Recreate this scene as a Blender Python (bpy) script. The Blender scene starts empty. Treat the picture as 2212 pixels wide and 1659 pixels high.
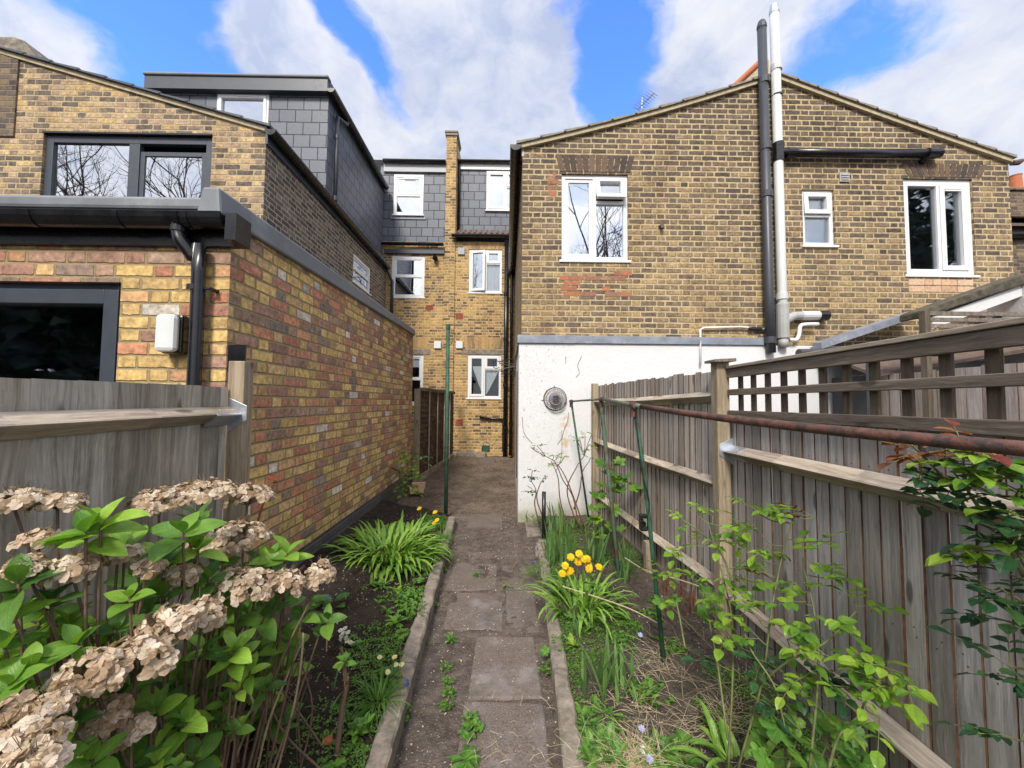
import bpy, math, random
import numpy as np
from mathutils import Vector, Matrix, noise as mnoise
random.seed(11)
S = bpy.context.scene
COL = S.collection
R_ = math.radians

# ------------------------------------------------------------------ camera
F = 846.0                                   # focal length in pixels of a 2212 px wide picture
_yaw, _pit, _rol = R_(.7), R_(2.7), R_(.45)
H0 = 1.55
_cy, _sy, _cp, _sp = math.cos(_yaw), math.sin(_yaw), math.cos(_pit), math.sin(_pit)
FW = np.array([_sy*_cp, _cy*_cp, _sp]); RT = np.array([_cy, -_sy, 0.0]); UP = np.cross(RT, FW)
RT, UP = math.cos(_rol)*RT + math.sin(_rol)*UP, -math.sin(_rol)*RT + math.cos(_rol)*UP
CAM = np.array([0, 0, H0])
def ray(x, y): return FW + RT*((x-1106)/F) - UP*((y-829.5)/F)
def ay(x, y, Y): d = ray(x, y); return Vector(CAM + d*(Y/d[1]))      # point on the plane y = Y
def ax(x, y, X): d = ray(x, y); return Vector(CAM + d*(X/d[0]))      # point on the plane x = X
def az(x, y, Z): d = ray(x, y); return Vector(CAM + d*((Z-H0)/d[2])) # point on the plane z = Z
cam = bpy.data.cameras.new('camera')
cam.sensor_width = 36; cam.lens = 36*F/2212; cam.clip_start = .02; cam.clip_end = 3000
camo = bpy.data.objects.new('camera', cam); COL.objects.link(camo)
camo.matrix_world = Matrix(((RT[0], UP[0], -FW[0], 0), (RT[1], UP[1], -FW[1], 0), (RT[2], UP[2], -FW[2], H0), (0, 0, 0, 1)))
S.camera = camo

# ------------------------------------------------------------------ node helpers
class G:
    def __init__(s, tree): s.t = tree
    def n(s, typ, ins=None, **kw):
        nd = s.t.nodes.new(typ)
        for k, v in kw.items(): setattr(nd, k, v)
        for k, v in (ins or {}).items(): s.put(nd.inputs[k], v)
        return nd
    def put(s, sock, v):
        if isinstance(v, bpy.types.NodeSocket): s.t.links.new(v, sock)
        else:
            if sock.type == 'RGBA' and len(v) == 3: v = (*v, 1)
            sock.default_value = v
    def m(s, op, *a, clamp=False):
        nd = s.n('ShaderNodeMath', operation=op, use_clamp=clamp)
        for i, x in enumerate(a): s.put(nd.inputs[i], x)
        return nd.outputs[0]
    def v(s, op, *a):
        nd = s.n('ShaderNodeVectorMath', operation=op)
        for i, x in enumerate(a):
            s.put(nd.inputs[3 if (op == 'SCALE' and i == 1) else i], x)
        return nd.outputs['Value'] if op in ('DOT_PRODUCT', 'LENGTH', 'DISTANCE') else nd.outputs[0]
    def sep(s, v): return s.n('ShaderNodeSeparateXYZ', {0: v}).outputs
    def comb(s, x, y, z): return s.n('ShaderNodeCombineXYZ', {0: x, 1: y, 2: z}).outputs[0]
    def noise(s, vec, scale, detail=3, rough=.55, out=0):
        return s.n('ShaderNodeTexNoise', {'Vector': vec, 'Scale': scale, 'Detail': detail, 'Roughness': rough}).outputs[out]
    def ramp(s, fac, stops, interp='LINEAR'):
        nd = s.n('ShaderNodeValToRGB', {0: fac}); cr = nd.color_ramp; cr.interpolation = interp
        while len(cr.elements) < len(stops): cr.elements.new(.5)
        for e, (p, c) in zip(cr.elements, stops):
            e.position = p; e.color = (*c, 1) if len(c) == 3 else c
        return nd.outputs[0]
    def mix(s, fac, a, b, blend='MIX'):
        nd = s.n('ShaderNodeMix', data_type='RGBA', blend_type=blend)
        s.put(nd.inputs[0], fac); s.put(nd.inputs[6], a); s.put(nd.inputs[7], b)
        return nd.outputs[2]
    def ss(s, x, lo, hi, a=0., b=1.):
        return s.n('ShaderNodeMapRange', {0: x, 1: lo, 2: hi, 3: a, 4: b}, interpolation_type='SMOOTHSTEP').outputs[0]
    def bump(s, h, dist, strength=1.):
        return s.n('ShaderNodeBump', {'Height': h, 'Distance': dist, 'Strength': strength}).outputs[0]
def new_mat(name):
    m = bpy.data.materials.new(name); m.use_nodes = True; m.node_tree.nodes.clear()
    return m, G(m.node_tree)
def finish(g, base, rough=.7, normal=None, metal=0., spec=.5, extra=None):
    p = g.n('ShaderNodeBsdfPrincipled', {'Base Color': base, 'Roughness': rough, 'Metallic': metal, 'Specular IOR Level': spec})
    if normal is not None: g.put(p.inputs['Normal'], normal)
    o = g.n('ShaderNodeOutputMaterial')
    g.put(o.inputs[0], extra(p.outputs[0]) if extra else p.outputs[0])
    return p
def pos(g): return g.n('ShaderNodeNewGeometry').outputs['Position']
def island(g): return g.n('ShaderNodeNewGeometry').outputs['Random Per Island']

# ------------------------------------------------------------------ sky and sun
SUN_EL, SUN_X, SUN_Y = R_(43), -.25, -.968
w = bpy.data.worlds.new('World'); S.world = w; w.use_nodes = True; w.node_tree.nodes.clear()
g = G(w.node_tree)
sky = g.n('ShaderNodeTexSky', sky_type='NISHITA', sun_disc=False, sun_elevation=SUN_EL,
          sun_rotation=math.atan2(SUN_X, SUN_Y), altitude=50, air_density=1.0, dust_density=.4, ozone_density=2.5)
d = g.v('NORMALIZE', g.n('ShaderNodeTexCoord').outputs['Generated'])
dx, dy, dz = g.sep(d)
pl = g.v('MULTIPLY', d, (1., 1., 1.35))
warp = g.v('SCALE', g.v('SUBTRACT', g.noise(pl, 4., 4, .55, out=1), (.5, .5, .5)), .22)
plw = g.v('ADD', pl, warp)
n1 = g.m('ADD', g.m('MULTIPLY', g.noise(plw, 4.2, 9, .58), .62), g.m('MULTIPLY', g.noise(g.v('ADD', plw, (5.2, 1.1, 3.3)), 12., 8, .62), .38))
# where the blue shows: (pixel x, pixel y, size, weight)
thr = .40
for bx, by, bs, bw in ((420, 30, .22, .30), (180, 150, .16, .26), (330, 190, .16, .26), (715, 20, .07, .24), (765, 95, .06, .26), (820, 160, .055, .24), (885, 215, .06, .30), (740, 240, .13, -.36), (960, 130, .12, -.2), (600, 100, .11, -.24), (1310, 30, .11, .24), (1340, 130, .10, .24), (1330, 215, .08, .2),
                       (1870, 40, .10, .18), (1790, 180, .09, .16), (1840, 110, .07, .1), (1050, 300, .06, .08),
                       (60, 60, .09, -.30), (140, 140, .06, -.26), (60, 190, .1, -.2), (250, 45, .06, -.2), (290, 175, .06, -.22), (385, 130, .05, -.16), (520, 60, .08, -.2), (620, 110, .12, -.16), (1060, 80, .20, -.16), (1000, 250, .14, -.1), (1580, 80, .16, -.14), (2080, 120, .25, -.16), (1210, 190, .09, -.12), (1180, 300, .14, -.12), (1480, 200, .1, -.1)):
    v0 = ray(bx, by); v0 = v0/np.linalg.norm(v0)
    dist = g.v('DISTANCE', g.v('ADD', d, g.v('SCALE', warp, .75)), tuple(v0))
    e = g.m('POWER', 2.718, g.m('MULTIPLY', g.m('MULTIPLY', dist, dist), -1/(bs*bs)))
    thr = g.m('ADD', thr, g.m('MULTIPLY', e, bw*1.05))
sdir = (SUN_X*math.cos(SUN_EL), SUN_Y*math.cos(SUN_EL), math.sin(SUN_EL))
sund = g.ss(g.v('DOT_PRODUCT', d, sdir), -.1, .95)
thr = g.m('SUBTRACT', thr, g.m('MULTIPLY', g.ss(dy, .1, -.4), .16))  # more cloud behind the camera, added as neutral fill light
mask = g.ss(g.m('SUBTRACT', n1, thr), -.08, .17)
n2 = g.noise(g.v('ADD', plw, (3.1, 1.7, .4)), 5.5, 7, .6)
ccol = g.ramp(n2, [(.36, (2.6, 3.0, 4.1)), (.47, (3.35, 3.65, 4.5)), (.56, (3.9, 4.1, 4.7)), (.68, (4.5, 4.6, 4.9))])
ccol = g.mix(1., ccol, g.ramp(sund, [(0, (1, 1, 1)), (1, (2.2, 2.1, 1.9))]), 'MULTIPLY')  # unseen clouds towards the sun brightened for extra fill light
skyc = g.mix(1., sky.outputs[0], (1.0, 1.5, 2.6), 'MULTIPLY')
bg = g.n('ShaderNodeBackground', {0: g.mix(mask, skyc, ccol), 1: .1})
g.put(g.n('ShaderNodeOutputWorld').inputs[0], bg.outputs[0])
sun = bpy.data.lights.new('sun', 'SUN'); sun.energy = 2.2; sun.angle = R_(12); sun.color = (1, .94, .85)
suno = bpy.data.objects.new('sun', sun); COL.objects.link(suno)
suno.rotation_euler = Vector((-SUN_X*math.cos(SUN_EL), -SUN_Y*math.cos(SUN_EL), -math.sin(SUN_EL))).to_track_quat('-Z', 'Y').to_euler()
S.view_settings.view_transform = 'Standard'; S.view_settings.look = 'None'
S.view_settings.gamma = 1; S.view_settings.exposure = 1.0
S.cycles.max_bounces = 6; S.cycles.transparent_max_bounces = 12

# ------------------------------------------------------------------ mesh helpers
class MB:
    def __init__(s, xf=None): s.v = []; s.f = []; s.uv = []; s.mi = []; s.xf = xf; s.mat = 0
    def add(s, pts, faces, uvs=None):
        b = len(s.v)
        for p in pts:
            p = Vector(p); s.v.append(s.xf @ p if s.xf else p)
        for i, f in enumerate(faces):
            s.f.append([b+k for k in f]); s.mi.append(s.mat)
            s.uv.extend(uvs[k] if uvs else (0., 0.) for k in f)
    def box(s, a, b):
        x0, x1 = sorted((a[0], b[0])); y0, y1 = sorted((a[1], b[1])); z0, z1 = sorted((a[2], b[2]))
        s.add([(x, y, z) for z in (z0, z1) for y in (y0, y1) for x in (x0, x1)],
              [(0, 2, 3, 1), (4, 5, 7, 6), (0, 1, 5, 4), (2, 6, 7, 3), (0, 4, 6, 2), (1, 3, 7, 5)])
    def hexa(s, p):     # 8 corners: bottom ring 0-3, top ring 4-7
        s.add(p, [(3, 2, 1, 0), (4, 5, 6, 7), (0, 1, 5, 4), (1, 2, 6, 5), (2, 3, 7, 6), (3, 0, 4, 7)])
    def prism(s, pts, axis, a, b):   # polygon in the plane across axis, drawn from a to b
        def mk(p, t): return {'y': (p[0], t, p[1]), 'x': (t, p[0], p[1]), 'z': (p[0], p[1], t)}[axis]
        n = len(pts)
        s.add([mk(p, a) for p in pts]+[mk(p, b) for p in pts],
              [tuple(range(n))[::-1], tuple(range(n, 2*n))]+[(i, (i+1) % n, n+(i+1) % n, n+i) for i in range(n)])
    def tube(s, pts, rad, n=8, caps=True):
        pts = [Vector(p) for p in pts]
        if not hasattr(rad, '__len__'): rad = [rad]*len(pts)
        ring = []; prev = None
        for i, p in enumerate(pts):
            t = (pts[min(i+1, len(pts)-1)]-pts[max(i-1, 0)])
            t = t.normalized() if t.length > 1e-9 else Vector((0, 0, 1))
            if prev is None:
                a = Vector((1, 0, 0)) if abs(t.x) < .8 else Vector((0, 1, 0))
                u = t.cross(a).normalized()
            else:
                u = prev-t*prev.dot(t); u = u.normalized() if u.length > 1e-6 else t.orthogonal().normalized()
            prev = u; vv = t.cross(u)
            ring += [p+(u*math.cos(2*math.pi*k/n)+vv*math.sin(2*math.pi*k/n))*rad[i] for k in range(n)]
        fs = []
        for i in range(len(pts)-1):
            for k in range(n):
                fs.append((i*n+k, i*n+(k+1) % n, (i+1)*n+(k+1) % n, (i+1)*n+k))
        if caps:
            fs.append(tuple(range(n))[::-1]); fs.append(tuple(range((len(pts)-1)*n, len(pts)*n)))
        s.add(ring, fs, [(i/max(1, len(pts)-1), .5) for i in range(len(pts)) for k in range(n)])
def curve(pts, k=4):      # smooth polyline through the points (Catmull-Rom)
    P = [Vector(p) for p in pts]; P = [P[0]*2-P[1]]+P+[P[-1]*2-P[-2]]; out = []
    for i in range(1, len(P)-2):
        for j in range(k):
            t = j/k; a, b, c, e = P[i-1:i+3]
            out.append(.5*((2*b)+(c-a)*t+(2*a-5*b+4*c-e)*t*t+(3*b-a-3*c+e)*t*t*t))
    return out+[P[-2]]
def wpos(o):
    p = Vector((0, 0, 0))
    while o: p = p+o.location; o = o.parent
    return p
def obj(name, mb, mats, parent=None, bevel=0, smooth=False, loc=None):
    me = bpy.data.meshes.new(name)
    org = wpos(parent) if parent else (Vector(loc) if loc is not None else Vector((0, 0, 0)))
    me.from_pydata([v-org for v in mb.v], [], mb.f)
    uvl = me.uv_layers.new(name='UVMap')
    uvl.data.foreach_set('uv', [c for p in mb.uv for c in p])
    mats = mats if isinstance(mats, (list, tuple)) else [mats]
    for m in mats: me.materials.append(m)
    if len(mats) > 1: me.polygons.foreach_set('material_index', mb.mi)
    if smooth: me.polygons.foreach_set('use_smooth', [True]*len(me.polygons))
    me.update()
    o = bpy.data.objects.new(name, me); COL.objects.link(o)
    if parent: o.parent = parent
    elif loc is not None: o.location = org
    if bevel:
        b = o.modifiers.new('bevel', 'BEVEL'); b.width = bevel; b.segments = 2; b.limit_method = 'ANGLE'; b.angle_limit = R_(40)
    return o
def tag(o, label, cat, group=None, kind=None):
    o['label'] = label; o['category'] = cat
    if group: o['group'] = group
    if kind: o['kind'] = kind
    return o
def thing(name, label, cat, loc, group=None):
    o = bpy.data.objects.new(name, None); COL.objects.link(o); o.location = loc; o.empty_display_size = .1
    return tag(o, label, cat, group)
def struct(o): o['kind'] = 'structure'; return o
def rnd(a, b): return random.uniform(a, b)

# ------------------------------------------------------------------ materials
def brick_mat(name, palette, mortar, bvar=.2, spread=.6, con=.82, joint=.010, L=.225, Hd=.1125, Hc=.075, seed=0., z0=0., wob=.004, rough=.9, soot=None,
              bumpd=.006, mott=.5, mvar=.25, tint=None):
    mean_ = [sum(c[1][k] for c in palette)/len(palette) for k in range(3)]
    palette = [(p, tuple(mean_[k]+(c[k]-mean_[k])*con for k in range(3))) for p, c in palette]
    m, g = new_mat(name)
    geo = g.n('ShaderNodeNewGeometry'); P = geo.outputs['Position']; N = geo.outputs['True Normal']
    px, py, pz = g.sep(P); nx, ny, nz = g.sep(N)
    side = g.m('GREATER_THAN', g.m('ABSOLUTE', nx), .7)
    u = g.m('ADD', g.m('MULTIPLY', py, side), g.m('MULTIPLY', px, g.m('SUBTRACT', 1., side)))
    wn = g.v('SUBTRACT', g.noise(P, 9., 3, .6, out=1), (.5, .5, .5)); wa, wb, wc = g.sep(wn)
    u = g.m('ADD', g.m('ADD', u, 50.), g.m('MULTIPLY', wa, wob*3))
    z = g.m('ADD', g.m('ADD', pz, 3.*Hc-z0), g.m('MULTIPLY', wb, wob*2))
    zr = g.m('DIVIDE', z, Hc); row = g.m('FLOOR', zr); fz = g.m('SUBTRACT', zr, row)
    Pd = L+Hd
    rj = g.n('ShaderNodeTexWhiteNoise', {'W': g.m('ADD', row, seed+.5)}, noise_dimensions='1D').outputs[0]
    uu = g.m('ADD', g.m('ADD', u, g.m('MULTIPLY', g.m('MODULO', row, 2.), Pd/2)), g.m('MULTIPLY', rj, .03))
    c = g.m('FLOOR', g.m('DIVIDE', uu, Pd)); fu = g.m('SUBTRACT', uu, g.m('MULTIPLY', c, Pd))
    if Hd > 0:
        isH = g.m('GREATER_THAN', fu, L)
        loc = g.m('SUBTRACT', fu, g.m('MULTIPLY', isH, L)); wid = g.m('SUBTRACT', L, g.m('MULTIPLY', isH, L-Hd))
        cid = g.m('ADD', g.m('MULTIPLY', c, 2.), isH)
    else: loc, wid, cid = fu, L, c
    du = g.m('MINIMUM', loc, g.m('SUBTRACT', wid, loc)); dzz = g.m('MULTIPLY', g.m('MINIMUM', fz, g.m('SUBTRACT', 1., fz)), Hc)
    dd = g.m('SMOOTH_MIN', du, dzz, .006)
    fine = g.m('ADD', g.m('MULTIPLY', g.noise(P, 75., 4, .65), .6), g.m('MULTIPLY', g.noise(P, 22., 3, .6), .4))
    dd = g.m('ADD', dd, g.m('MULTIPLY', g.m('SUBTRACT', fine, .5), wob*5.))
    jw = g.m('MULTIPLY', g.m('SUBTRACT', g.noise(P, 7., 3, .6), .5), joint*.8)
    dd = g.m('SUBTRACT', dd, jw)
    msk = g.ss(dd, joint/2-.003, joint/2+.0045)
    wnz = g.n('ShaderNodeTexWhiteNoise', {'Vector': g.comb(cid, row, seed)}, noise_dimensions='3D')
    r1 = wnz.outputs[0]; ra, rb, rc = g.sep(wnz.outputs[1])
    if soot is not None:      # share of dark burnt bricks changes over the wall
        big = g.noise(P, 1.5, 4, .6)
        r1 = g.m('ADD', .5, g.m('ADD', g.m('MULTIPLY', g.m('SUBTRACT', r1, .5), spread), g.m('ADD', g.m('MULTIPLY', g.m('SUBTRACT', big, .5), 1.3), g.m('MULTIPLY', g.m('SUBTRACT', pz, soot[0]), soot[1]))), clamp=True)
    bc = g.ramp(r1, palette, 'LINEAR')
    mo = g.noise(g.v('ADD', P, g.comb(ra, rb, rc)), 26., 5, .65)
    bc = g.mix(mott, bc, g.ramp(mo, [(.28, (.30, .29, .30)), (.44, (.8, .79, .78)), (.56, (1.1, 1.08, 1.05)), (.72, (1.75, 1.62, 1.42))]), 'MULTIPLY')
    bc = g.mix(1., bc, g.ramp(rb, [(0, (1-bvar,)*3), (1, (1+bvar*.8,)*3)]), 'MULTIPLY')
    mc = g.mix(g.m('MULTIPLY', g.ss(g.noise(P, 5., 5, .65), .4, .75), mvar*2, clamp=True), mortar, tuple(c*.5 for c in mortar))
    col = g.mix(msk, mc, bc)
    if tint: col = g.mix(g.ss(g.noise(P, .55, 4, .6), .52, .72), col, g.mix(1., col, tint, 'MULTIPLY'))
    if soot is not None:
        stn = g.ss(g.noise(g.v('MULTIPLY', P, (1., 1., .35)), 1.7, 6, .65), .48, .70)
        col = g.mix(g.m('MULTIPLY', stn, .5), col, g.mix(1., col, (.55, .52, .50), 'MULTIPLY'))
    pit = g.noise(P, 55., 4, .7)
    h = g.m('ADD', msk, g.m('MULTIPLY', g.m('ADD', mo, pit), .35))
    finish(g, col, rough, g.bump(h, bumpd, .9), spec=.25)
    return m
M = {}
YEL, PUR, DRK = (.42, .27, .095), (.20, .115, .09), (.045, .038, .038)
M['brick_right'] = brick_mat('brown stock brick', [(0, (.41, .295, .145)), (.25, (.325, .235, .125)), (.46, (.24, .175, .108)), (.64, (.17, .128, .092)), (.84, (.115, .09, .075)), (1, (.08, .067, .061))],
                             (.47, .365, .215), joint=.019, z0=.012, wob=.0045, soot=(3.2, .17), bumpd=.012, seed=3., mott=.9, mvar=.3, spread=.75)
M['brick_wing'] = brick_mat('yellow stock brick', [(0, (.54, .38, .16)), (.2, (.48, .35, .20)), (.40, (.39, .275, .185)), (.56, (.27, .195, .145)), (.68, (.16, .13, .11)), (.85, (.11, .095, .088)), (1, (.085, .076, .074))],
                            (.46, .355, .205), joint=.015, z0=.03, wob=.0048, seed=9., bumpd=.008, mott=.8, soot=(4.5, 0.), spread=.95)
M['brick_wing_side'] = brick_mat('shaded stock brick', [(0, (.25, .20, .14)), (.3, (.155, .128, .10)), (.6, (.105, .090, .078)), (1, (.07, .062, .060))],
                                 (.40, .34, .25), joint=.015, z0=.03, seed=5.)  # wing brick again, shade of the side wall put into its colour
M['brick_new'] = brick_mat('mixed new brick', [(0, (.60, .42, .155)), (.26, (.58, .40, .14)), (.40, (.56, .39, .18)), (.48, (.51, .29, .14)), (.58, (.49, .20, .115)), (.66, (.42, .17, .11)), (.78, (.30, .16, .125)), (.90, (.33, .215, .16)), (.955, (.17, .14, .13)), (.975, (.66, .61, .53)), (1, (.62, .57, .5))],
                           (.31, .235, .125), joint=.012, z0=.0, wob=.0042, seed=1., bumpd=.009, mott=.8, L=.225, Hd=.1125)
M['brick_back'] = brick_mat('pale stock brick', [(0, (.52, .34, .13)), (.30, (.46, .30, .13)), (.55, (.38, .25, .125)), (.72, (.24, .165, .10)), (.88, (.12, .09, .07)), (1, (.07, .06, .055))],
                            (.52, .38, .19), joint=.017, z0=.02, seed=7., wob=.0045, mott=.8, soot=(2.6, 0.), spread=.8)
M['brick_blue'] = brick_mat('dark engineering brick', [(0, (.06, .06, .066)), (1, (.11, .105, .108))], (.14, .125, .11), joint=.009, seed=2., rough=.5)
M['brick_stack'] = brick_mat('weathered chimney brick', [(0, (.24, .17, .10)), (.5, (.14, .105, .08)), (1, (.06, .05, .05))], (.20, .165, .12), joint=.012, seed=8.)
def slate_mat(name, c0, c1, L, Hc, z0, rough):
    m = brick_mat(name, [(0, c0), (1, c1)], (.012, .013, .016), joint=.013, L=L, Hd=0, Hc=Hc, z0=z0, wob=.0006, bvar=.09, rough=rough, bumpd=.004, mott=.18, mvar=.1, seed=4.)
    return m
M['slate'] = slate_mat('grey slate tile', (.115, .124, .148), (.138, .148, .172), .30, .2375, .04, .38)

def plain(name, col, rough=.5, metal=0., var=.12, scale=12., bumpd=0., spec=.5, dirt=None, dscale=3.):
    m, g = new_mat(name); P = pos(g)
    n = g.noise(P, scale, 5, .6)
    c = g.mix(1., col, g.ramp(n, [(.2, (1-var*1.6,)*3), (.8, (1+var,)*3)]), 'MULTIPLY')
    if dirt: c = g.mix(g.m('MULTIPLY', g.ss(g.noise(P, dscale, 6, .7), .5, .72), dirt[3]), c, dirt[:3])
    rr = g.m('ADD', g.m('MULTIPLY', g.m('SUBTRACT', n, .5), .25), rough, clamp=True)
    finish(g, c, rr, g.bump(n, bumpd) if bumpd else None, metal, spec)
    return m
M['upvc'] = plain('white window plastic', (.70, .70, .70), .35, var=.03)
M['anthracite'] = plain('anthracite aluminium', (.040, .048, .062), .42, var=.06)
M['black_plastic'] = plain('black plastic', (.008, .008, .0095), .28, var=.2, dirt=(.03, .03, .03, .2))
M['grey_flue'] = plain('dark grey pipe', (.040, .043, .052), .42, var=.1)
M['white_pipe'] = plain('off white pipe', (.54, .55, .53), .4, var=.05, dirt=(.40, .38, .33, .4))
M['grey_pipe'] = plain('grey plastic', (.36, .36, .35), .5, dirt=(.2, .19, .17, .5))
M['lead'] = plain('lead sheet', (.20, .22, .26), .45, var=.25, scale=7, dirt=(.36, .37, .40, .6), dscale=4, bumpd=.003)
M['grp'] = plain('grey roof trim', (.155, .168, .182), .5, var=.14, scale=5, dirt=(.30, .30, .29, .5), bumpd=.002)
M['zinc_light'] = plain('light grey trim', (.30, .31, .32), .45, var=.1)
M['concrete'] = plain('old concrete', (.25, .21, .165), .95, var=.45, scale=16, bumpd=.012, dirt=(.09, .085, .055, .8), dscale=6)
M['mossy'] = plain('mossy dark concrete', (.10, .085, .06), .95, var=.5, scale=12, bumpd=.012, dirt=(.03, .03, .022, .9), dscale=5)
M['mortar'] = plain('verge mortar', (.44, .37, .24), .95, var=.25, scale=20, bumpd=.008, dirt=(.20, .17, .11, .5))
M['tile_edge'] = plain('weathered roof tile', (.25, .22, .175), .9, var=.3, scale=20, dirt=(.28, .25, .19, .6))
M['tile_roof'] = plain('brown roof tile', (.125, .085, .068), .9, var=.35, scale=14, bumpd=.004)
M['terracotta'] = plain('terracotta', (.42, .13, .05), .8, var=.2)
M['clay_red'] = plain('clay vent', (.33, .09, .05), .85, var=.2)
M['galv'] = plain('galvanised steel', (.52, .55, .60), .38, .75, var=.1, scale=30)
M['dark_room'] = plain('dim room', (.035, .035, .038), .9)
M['grey_room'] = plain('grey room', (.13, .13, .13), .9)
M['curtain'] = plain('pale curtain cloth', (.82, .83, .84), .9, var=.1, scale=40)
M['frosted'] = plain('frosted glass blind', (.30, .36, .38), .5, var=.05)
M['lamp_plastic'] = plain('opal diffuser', (.62, .64, .63), .3, var=.03)
M['rust_dark'] = plain('rusty wire', (.10, .065, .045), .7, var=.4, scale=40)
M['cable'] = plain('black cable', (.012, .012, .012), .5)
def glass_mat(name, refl, tint=(.75, .8, .82)):
    m, g = new_mat(name)
    t = g.n('ShaderNodeBsdfTransparent', {0: tint}); P = pos(g)
    gl = g.n('ShaderNodeBsdfGlossy', {'Color': (.95, .97, 1, 1), 'Roughness': .012, 'Normal': g.bump(g.noise(P, 1.6, 1, .5), .004, .25)})
    fr = g.n('ShaderNodeFresnel', {'IOR': 1.5}).outputs[0]
    fac = g.m('ADD', g.m('MULTIPLY', fr, .8), refl, clamp=True)
    mx = g.n('ShaderNodeMixShader', {0: fac, 1: t.outputs[0], 2: gl.outputs[0]})
    g.put(g.n('ShaderNodeOutputMaterial').inputs[0], mx.outputs[0])
    return m
M['glass'] = glass_mat('window glass', .32)
M['glass_bright'] = glass_mat('mirror like window glass', .47)
M['glass_dim'] = glass_mat('dark window glass', .0, (.92, .94, .95))

def render_mat():
    m, g = new_mat('white painted render'); P = pos(g); x, y, z = g.sep(P)
    c = g.mix(g.noise(P, 1.5, 4, .6), (.64, .64, .64), (.57, .57, .575))
    sp = g.noise(g.v('MULTIPLY', P, (1, 1, .8)), 34., 2, .5)
    left = g.ss(g.m('ADD', x, g.m('MULTIPLY', g.noise(P, 1.4, 3, .6), .8)), 1.7, .9)
    dots = g.m('MULTIPLY', g.ss(sp, .67, .72), left)
    c = g.mix(g.m('MULTIPLY', dots, .75), c, (.26, .22, .17))
    alg = g.m('MULTIPLY', g.ss(g.m('ADD', z, g.m('MULTIPLY', g.noise(P, 7., 5, .7), .35)), .42, .18), .7)
    c = g.mix(alg, c, (.13, .14, .075))
    foot = g.ss(g.m('ADD', z, g.m('MULTIPLY', g.noise(P, 3., 5, .7), .5)), .62, .25)
    c = g.mix(g.m('MULTIPLY', foot, .6), c, (.36, .32, .24))
    # rust run below the vent guard
    dxv = g.m('ABSOLUTE', g.m('SUBTRACT', x, g.m('ADD', .74, g.m('MULTIPLY', g.noise(P, 4., 2, .5), .08))))
    run = g.m('MULTIPLY', g.ss(dxv, .10, .0), g.m('MULTIPLY', g.ss(z, 1.45, 1.3), g.ss(z, .65, 1.05)))
    c = g.mix(g.m('MULTIPLY', g.m('MULTIPLY', run, g.ss(g.noise(P, 14., 4, .7), .45, .62)), .8), c, (.50, .33, .14))
    crack = g.noise(g.v('MULTIPLY', P, (6, 6, 1.1)), 3., 2, .5)
    c = g.mix(g.m('MULTIPLY', g.m('MULTIPLY', g.ss(g.m('ABSOLUTE', g.m('SUBTRACT', crack, .52)), .006, .001), left), .5), c, (.3, .27, .22))
    h = g.m('ADD', g.noise(P, 40., 4, .6), g.m('MULTIPLY', g.noise(P, 5., 3, .5), 2.))
    finish(g, c, .8, g.bump(h, .006, .6), spec=.3)
    return m
M['render'] = render_mat()

def wood_mat(name, cols, axis='z', rough=.85, moss=.2, seed=0., bumpd=.003):
    m, g = new_mat(name); P = pos(g); r = island(g)
    sc = {'x': (2.6, 85, 85), 'y': (85, 2.6, 85), 'z': (85, 85, 2.6)}[axis]
    off = g.v('SCALE', (13.7, 7.3, 19.1), r)
    Pv = g.v('ADD', P, off)
    wv = g.v('SCALE', g.v('SUBTRACT', g.noise(Pv, 4., 2, .5, out=1), (.5, .5, .5)), .05)
    q = g.v('MULTIPLY', g.v('ADD', Pv, wv), sc)
    n = g.noise(q, 1., 7, .7)
    n2 = g.noise(g.v('MULTIPLY', Pv, tuple(.25*a for a in sc)), 1., 3, .55)
    c = g.ramp(g.m('ADD', g.m('MULTIPLY', n, .6), g.m('MULTIPLY', n2, .4)), [(.34, cols[0]), (.49, cols[1]), (.63, cols[2])])
    c = g.mix(1., c, g.ramp(r, [(0, (.68, .66, .63)), (.35, (.95, .90, .84)), (.7, (1.1, 1.1, 1.12)), (1, (1.32, 1.26, 1.18))]), 'MULTIPLY')
    ks = {'x': (3.0, 9, 9), 'y': (9, 3.0, 9), 'z': (9, 9, 3.0)}[axis]
    vo = g.n('ShaderNodeTexVoronoi', {'Vector': g.v('MULTIPLY', Pv, ks), 'Scale': 1.})
    knot = g.ss(vo.outputs['Distance'], .17, .08)
    c = g.mix(g.m('MULTIPLY', knot, .75), c, tuple(a*.45 for a in cols[0]))
    ms = g.m('MULTIPLY', g.ss(g.noise(P, 3.2, 5, .65), .52, .70), moss)
    c = g.mix(ms, c, (.085, .095, .045))
    finish(g, c, rough, g.bump(g.m('ADD', n, g.m('MULTIPLY', knot, -.5)), bumpd, .8), spec=.2)
    return m
M['wood_grey'] = wood_mat('weathered grey fence board', [(.17, .158, .145), (.315, .298, .278), (.455, .438, .415)], 'z', moss=.10)
M['wood_edge'] = plain('brown board edge', (.10, .048, .022), .9, var=.5, scale=30)
M['wood_dull'] = wood_mat('dull brown fence board', [(.165, .15, .125), (.325, .298, .252), (.47, .44, .38)], 'z', moss=.3)
M['wood_rail'] = wood_mat('weathered rail', [(.17, .14, .11), (.32, .275, .225), (.45, .405, .345)], 'y', moss=.35)
M['wood_rail_dark'] = wood_mat('dark stained lath', [(.075, .063, .053), (.155, .13, .108), (.26, .222, .19)], 'y', moss=.2)
M['wood_lath'] = wood_mat('dark upright lath', [(.052, .041, .031), (.105, .083, .062), (.17, .14, .108)], 'z', moss=.45)
M['wood_post'] = wood_mat('pale timber post', [(.17, .135, .095), (.31, .258, .19), (.42, .365, .28)], 'z', moss=.35)
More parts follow.
